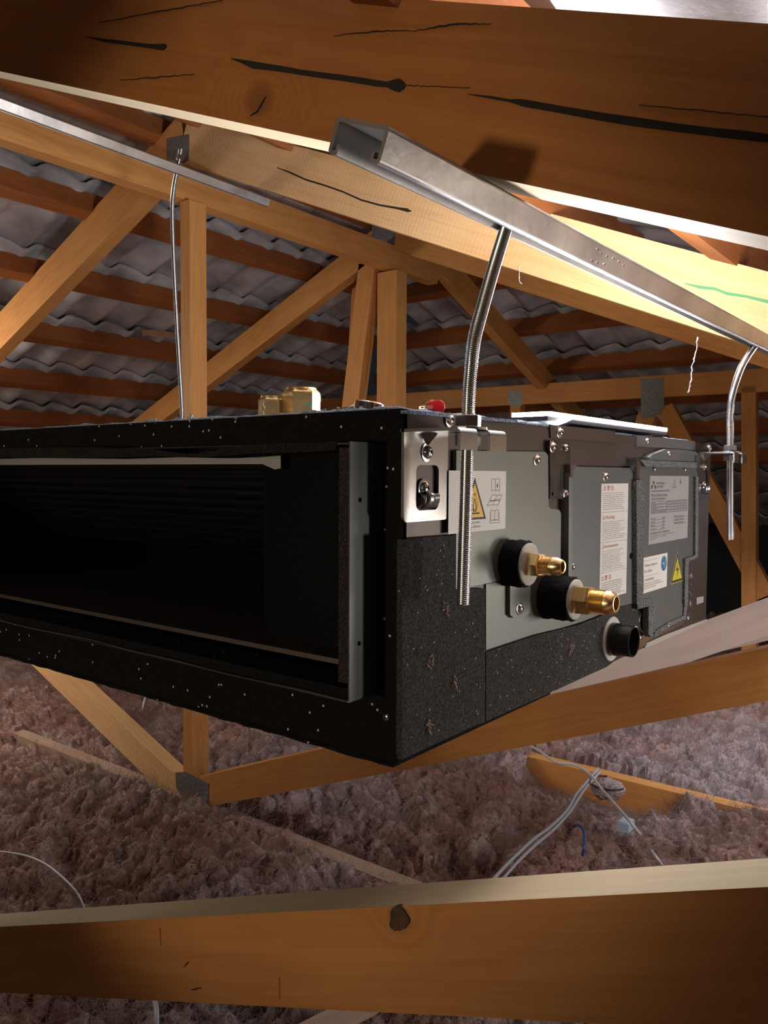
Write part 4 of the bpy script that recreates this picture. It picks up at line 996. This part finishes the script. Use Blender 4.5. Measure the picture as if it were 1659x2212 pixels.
screw(926, 977, .0032, SC_BIG, b1); screw(919, 1055, .001, SC_BIG, b1)
b2_ = bracket(0.668)
for zz in (-.031, -.056):
    place('screw', SC_MID, b2_, frame((.692, -.0032, zz), (0, -1, 0)))
b3_ = None

# ------------------------------------------------------------------ threaded rods with nuts
def rod(pts, label, nuts=(), R=0.0050, pitch=0.0015, seg=14):
    base = Vector(pts[0]); r = thing('threaded_rod', label, 'threaded rod', base, 'threaded hanging rods')
    path = spline(pts, 14); dense = [path[0]]; acc = 0
    # resample at half pitch
    L_ = [0]
    for a, b_ in zip(path, path[1:]): L_.append(L_[-1]+(b_-a).length)
    n = int(L_[-1]/(pitch/2)); pp = []; rr = []; k = 0
    for i in range(n+1):
        s_ = L_[-1]*i/n
        while k < len(L_)-2 and L_[k+1] < s_: k += 1
        t = (s_-L_[k])/max(1e-9, L_[k+1]-L_[k]); pp.append(path[k].lerp(path[k+1], t)); rr.append(R if i % 2 == 0 else R*.86)
    bm = bmesh.new(); tube(bm, pp, rr, seg); o = obj('rod', bm, M_ROD, r, smooth=True); o.data.set_sharp_from_angle(angle=0.5)
    for (c, ang) in nuts:
        bm = bmesh.new(); lathe(bm, [(-.0042, .0086), (-.0036, .0093), (.0036, .0093), (.0042, .0086)], frame(c, (0, 0, 1), (math.cos(ang), math.sin(ang), 0)), 6); obj('hex_nut', bm, M_ROD, r)
    return r
def washer(c, parent, R=.0135):
    bm = bmesh.new(); lathe(bm, [(0, R), (.0018, R)], frame(c, (0, 0, 1), (1, 0, 0)), 28); obj('washer', bm, M_ROD, parent)
RY_ = -0.033
r1 = [P(1000, 1305, 1, RY_), P(1006, 1100, 1, RY_), P(1012, 880, 1, RY_), P(1017, 800, 1, RY_), P(1024, 735, 1, RY_), P(1042, 665, 1, RY_), P(1066, 580, 1, RY_), P(1092, 495, 1, RY_), P(1102, 465, 1, RY_)]
c = P(1012, 905, 1, RY_)
ra = rod(r1, 'nearest thick threaded rod, bent below the channel and through the front bracket', [(Vector((c.x, RY_, -.006)), .3), (Vector((c.x-.0005, RY_, -.0195)), .1)])
washer((c.x, RY_, -.0125), ra)
r2 = [P(1577, 1165, 1, RY_), P(1577, 1060, 1, RY_), P(1577, 960, 1, RY_), P(1577, 890, 1, RY_), P(1584, 845, 1, RY_), P(1600, 797, 1, RY_), P(1616, 768, 1, RY_), P(1634, 742, 1, RY_), P(1640, 725, 1, RY_)]
c = P(1577, 965, 1, RY_)
rb = rod(r2, 'bent threaded rod at the far right corner of the unit', [(Vector((c.x, RY_, -.0065)), .3), (Vector((c.x, RY_, -.0195)), .2)])
washer((c.x, RY_, -.0122), rb)
yl = 1.13
r3 = [Vector((.690, yl, -.05))] + [P(q[0], q[1], 1, yl) for q in ((393, 905), (391, 850), (382, 700), (375, 560), (372, 455), (375, 410), (382, 370), (386, 350), (391, 322))]
c = P(389, 341, 1, yl)
rc = rod(r3, 'long thin-looking threaded rod at the left, in front of the post', [(c, .2)])

# ------------------------------------------------------------------ strut channels
def channel(x0_, x1_, yn, zn, z_slope, label, roll=0.38):
    """41 x 21 channel, open side down, along x, tilted to sit flat under the sloping chords; (yn, zn) = its near lower corner"""
    hw, hh, t_, lip = .0206, .0206, .0026, .0075
    cr_, sr_ = math.cos(roll), math.sin(roll)
    prof = [(-hw, 0), (-hw, hh), (hw, hh), (hw, 0), (hw-lip, 0), (hw-lip, .006), (hw-lip+t_*.7, .006), (hw-lip+t_*.7, t_), (hw-t_, t_), (hw-t_, hh-t_), (-hw+t_, hh-t_), (-hw+t_, t_), (-hw+lip-t_*.7, t_), (-hw+lip-t_*.7, .006), (-hw+lip, .006), (-hw+lip, 0)]
    tf = lambda x, u, v: (x, yn+(u+hw)*cr_-v*sr_, zn+(u+hw)*sr_+v*cr_+z_slope*(x-x0_))
    bm = bmesh.new(); va = [[bm.verts.new(tf(x, y, z)) for y, z in prof] for x in (x0_, x1_)]
    m_ = len(prof)
    for k in range(m_): bm.faces.new((va[0][k], va[0][(k+1) % m_], va[1][(k+1) % m_], va[1][k]))
    bm.faces.new(va[0][::-1]); bm.faces.new(va[1]); bm.normal_update()
    bm.edges.ensure_lookup_table()
    es = []
    for k in range(4):
        for e in va[0][k].link_edges:
            if e.other_vert(va[0][k]) == va[1][k]: es.append(e)
    bmesh.ops.bevel(bm, geom=es, offset=.0026, segments=4, profile=.5, affect='EDGES')
    r = thing('strut_channel', label, 'metal channel', tf((x0_+x1_)/2, 0, 0))
    obj('channel', bm, M_STRUT, r)
    return r
ch1 = channel(-0.106, 1.25, -0.0601, 0.1262, 0.0075, 'near steel strut channel with an open end, running to the right edge')
bm = bmesh.new()     # small stamped marks on its side
sh_ = []
for q, ln in (((1283, 536), 6), ((1293, 546), 10), ((1305, 552), 6), ((1318, 556), 4), ((1330, 563), 4), ((1341, 571), 4), ((1280, 560), 8), ((1291, 564), 7), ((1305, 567), 4)):
    a = P(q[0], q[1], 1, -.0640); vv_ = max(.003, min(.017, (a.z-.1262-.0075*(a.x+.106))/.93)); tb = lambda dx, dv: (a.x+dx, -.0601-(vv_+dv)*.371-.0001, .1262+.0075*(a.x+dx+.106)+(vv_+dv)*.9286-.0001)
    tube(bm, [tb(0, -.0008), tb(.003, .0010*(ln/6)), tb(.006, -.0006)], .00035, 5)
obj('stamp_marks', bm, M_SCREW, ch1)
ch2 = channel(-0.6, 0.945, 1.115, 0.603, 0.0, 'far steel strut channel at upper left, ending past the second truss chord')
# top end of a third rod seen past the channel at the right edge
c3 = P(1652, 705, 1, 0.02)
rd = rod([(c3.x, .0, c3.z-.03), (c3.x, .0, c3.z), (c3.x, .0, c3.z+.03)], 'short rod end with a nut standing above the channel at right edge', [((c3.x, .0, c3.z-.008), .2)])

# ------------------------------------------------------------------ things lying on the unit
def flare_nut(px0, px1, ytop, D, label, rot, H_, m=M_BRASS2, dot=False):
    c = CAM + ray((px0+px1)/2, 900)*1.0
    d = ray((px0+px1)/2, 900); d = d/(d.dot(Fd)); c = CAM + d*D; c.z = 0.004
    R = (px1-px0)/FPX*D/2/1.0
    nm = frame(c, (0, 0, 1), (math.cos(rot), math.sin(rot), 0))
    o = thing('flare_nut', label, 'brass nut', c, None)
    bm = bmesh.new(); lathe(bm, [(0, R*.97), (.0006, R), (H_*.86, R), (H_*.90, R*.985), (H_, R*.80)], nm, 6)
    # round shoulder: chamfer by intersecting profile
    ob = obj('nut_body', bm, m, o)
    bm = bmesh.new(); lathe(bm, [(H_*.98, R*.80), (H_+.0012, R*.78), (H_+.0012, R*.6), (H_-.008, R*.58)], nm, 36); obj('nut_rim', bm, m, ob)
    bm = bmesh.new(); lathe(bm, [(H_-.006, R*.57), (H_-.0055, R*.57)], nm, 24); obj('bore', bm, M_BLACK, ob)
    return o, c, R
look = math.atan2(Fd.y, Fd.x)
n1_, c1_, R1_ = flare_nut(558, 612, 853, .80, 'smaller brass flare nut on top of the unit, left of the larger nut', look+.75, .0265)
n2_, c2_, R2_ = flare_nut(610, 692, 830, .80, 'larger brass flare nut with chamfered top standing on the unit', look+.70, .0345)
# small green paint spot and punch mark on the larger nut
rot_ = look+.70; best = None; rr_ = ray(669, 873)
for k in range(6):
    an = rot_+math.pi/6+k*math.pi/3; nn = Vector((math.cos(an), math.sin(an), 0)); p0_ = c2_+nn*(R2_*math.cos(math.pi/6))
    t_ = (p0_-CAM).dot(nn)/rr_.dot(nn); h_ = CAM+rr_*t_; lat = abs((h_-p0_).dot(nn.cross(Vector((0, 0, 1)))))
    if nn.dot(rr_) < 0 and lat < R2_*.5: best = (h_, nn)
if best:
    bm = bmesh.new(); lathe(bm, [(0, .0018), (.0002, .0018)], frame(best[0], best[1]), 18); obj('paint_spot', bm, simple('green_paint', (0.02, 0.35, 0.22), .6), n2_)
# ring spanner lying down
def onTop(px, D, z=0.004):
    d = ray(px, 900); d = d/d.dot(Fd); c = CAM+d*D; c.z = z; return c
a = onTop(690, .735, .0085); c = onTop(797, .685, .0125)
sp_ = thing('ring_spanner', 'shiny ring spanner lying on the unit beside the brass nuts', 'spanner', (a+c)/2)
bm = bmesh.new(); dirv = (c-a).normalized()
pts_ = [a.lerp(c, t) for t in (0, .3, .6, .8)]
for i in range(1): tube(bm, [p for p in pts_], [.0028, .003, .0034, .004], 14)
for v in bm.verts: pass
obj('shaft', bm, M_CHROME, sp_, smooth=True)
bm = bmesh.new(); lathe(bm, [(-.0050, .0120), (-.0042, .0128), (.0036, .0128), (.0046, .0118), (.0046, .0082), (-.003, .0080)], frame(c+Vector((0, 0, -.001)), (.12, -.10, 1)), 40)
o_ = obj('ring_head', bm, M_CHROME, sp_, smooth=True); o_.data.set_sharp_from_angle(angle=.7)
bm = bmesh.new(); lathe(bm, [(-.0028, .0079), (-.0024, .0079)], frame(c+Vector((0, 0, -.001)), (.12, -.10, 1)), 24); obj('bore', bm, M_BLACK, sp_)
# red-ended marker
e0 = onTop(948, .66, .0108); e1 = onTop(904, .70, .0125)
rp = thing('marker', 'short silver tube with a bright red cap lying on the unit', 'marker', e0)
dv = (e1-e0).normalized(); Fm = frame(e0, dv)
bm = bmesh.new(); lathe(bm, [(0, .0050), (.0004, .0055), (.012, .0057), (.0125, .005)], Fm, 32); obj('red_cap', bm, M_REDCAP, rp, smooth=False)
bm = bmesh.new(); lathe(bm, [(.0118, .0050), (.0122, .0061), (.016, .0061), (.0165, .0052), (.030, .0050), (.0305, .004)], Fm, 28); obj('silver_barrel', bm, M_CHROME, rp)
bm = bmesh.new(); lathe(bm, [(.019, .0053), (.025, .0053)], Fm, 8); obj('dark_band', bm, M_BLACKP, rp)
# LED work light lying along the edge of the unit
wl = thing('work_light', 'blazing white LED bar light lying on the top edge of the unit', 'work light', (.39, .012, .004))
bm = bmesh.new(); box(bm, (.225, .001, .0062), (.555, .043, .0105)); bevel(bm, .0015); obj('lamp_body', bm, M_BLACKP, wl)
bm = bmesh.new(); box(bm, (.228, .0005, .0105), (.552, .040, .0148)); bevel(bm, .0015); obj('lamp_lens', bm, M_LENS, wl)

# ------------------------------------------------------------------ cables and bits on the insulation
def cable(pix, z, r, label, m=M_CABLE, name='cable', cat='cable', group=None):
    pts = [P(a[0], a[1], 2, z+(a[2] if len(a) > 2 else 0)) for a in pix]
    bm = bmesh.new(); tube(bm, spline(pts, 8), r, 10); o = obj(name, bm, m, smooth=True); tag(o, label, cat, group); return o
cable([(1125, 1600), (1165, 1622), (1200, 1646), (1240, 1652), (1275, 1673), (1300, 1705), (1335, 1745), (1365, 1780), (1382, 1802, -.03)], -.85, .0035, 'white cable crossing the exposed chord and curving down to the right')
cable([(1292, 1660, -.02), (1268, 1688), (1245, 1715), (1225, 1750), (1190, 1785), (1150, 1815), (1100, 1862), (1060, 1905, -.02)], -.855, .0036, 'upper of two grey cables lying side by side from the round tuft', M_CABLEG)
cable([(1296, 1668, -.02), (1262, 1706), (1232, 1752), (1198, 1790), (1160, 1822), (1118, 1862), (1080, 1905, -.02)], -.858, .0036, 'lower of two grey cables lying side by side from the round tuft', M_CABLEG)
cable([(1238, 1786, -.01), (1247, 1782, .01), (1258, 1790, .015), (1263, 1808, .01), (1262, 1830), (1258, 1848, -.02)], -.87, .0035, 'short blue cable loop sticking out of the wool', M_BLUEC)
cable([(-20, 1838, -.01), (20, 1842), (60, 1850, .02), (100, 1868, .03), (140, 1900, .03), (168, 1932, .02), (184, 1966, -.02)], -.86, .0022, 'thin pale cable arching over the wool at lower left', M_CABLE)
cable([(1408, 1838, -.005), (1418, 1852, .005), (1430, 1868, -.02)], -.87, .0032, 'stub of pale blue cable by the lower right timber', M_CABLE)
cable([(334, 2160, -.01), (338, 2190, 0), (336, 2235, -.01)], -.90, .0042, 'grey cable below the nearest web at the bottom edge', M_CABLEG)
cable([(318, 1498, 0.01), (312, 1512, .02), (308, 1530, .0), (306, 1540, -.03)], -.86, .003, 'tiny end of pale cable behind the left web', M_CABLE)
a = P(1352, 1778, 2, -.88); bx_ = thing('junction_box', 'small pale blue plastic box where the white cable ends', 'junction box', a)
bm = bmesh.new(); box(bm, (a.x-.02, a.y-.014, a.z-.015), (a.x+.02, a.y+.014, a.z+.006)); bevel(bm, .002); obj('box_body', bm, simple('pale_blue_plastic', (.45, .58, .72), .5), bx_)
bm = bmesh.new(); box(bm, (a.x-.017, a.y-.011, a.z+.006), (a.x+.017, a.y+.011, a.z+.008)); bevel(bm, .001); obj('box_lid', bm, simple('pale_blue_lid', (.5, .62, .75), .5), bx_)
# round cap wrapped in wool
a = P(1314, 1672, 2, -.85); rt = thing('downlight_cap', 'round wool-covered light cap on the exposed chord', 'light cap', a)
bm = bmesh.new(); r_ = bmesh.ops.create_icosphere(bm, subdivisions=5, radius=1)
for v in bm.verts:
    nn = 1+.18*noise.noise(v.co*3)+.12*noise.noise(v.co*8)
    v.co = Vector((a.x+v.co.x*.042*nn, a.y+v.co.y*.042*nn, a.z-.042+v.co.z*.026*nn))
obj('wool_cover', bm, M_WOOL, rt, smooth=True)
bm = bmesh.new(); tube(bm, [(a.x+.050*math.cos(t*.22), a.y+.050*math.sin(t*.22), a.z-.024) for t in range(2, 21)], .0028, 8); obj('cap_rim', bm, M_BLACKP, rt, smooth=True)
# loose batten end at the very bottom
a = P(640, 2235, 2, -.86); c = P(745, 2180, 2, -.87)
o = beam('timber_offcut', a, a+(c-a)*1.6, (0, 0, 1), .02, .035, M_DUSTY); tag(o, 'thin timber offcut half buried at the bottom edge of the photo', 'offcut')
# hanging cobweb threads
def thread(pix, x_, r, label):
    pts = [P(a[0], a[1], 0, x_) for a in pix]; out = []
    for p in spline(pts, 6): out.append(p+Vector((random.gauss(0, .0006), random.gauss(0, .0006), 0)))
    bm = bmesh.new(); tube(bm, out, [r*random.uniform(.5, 1.4) for _ in out], 5); o = obj('cobweb_thread', bm, M_WEB); tag(o, label, 'cobweb')
thread([(1122, 576), (1121, 595), (1123, 609), (1128, 614)], .905, .0008, 'short cobweb thread hanging under the lit chord by the near rod')
thread([(1507, 728), (1503, 760), (1496, 790), (1493, 820), (1487, 848)], .905, .0012, 'dusty cobweb strand hanging above the right of the unit')
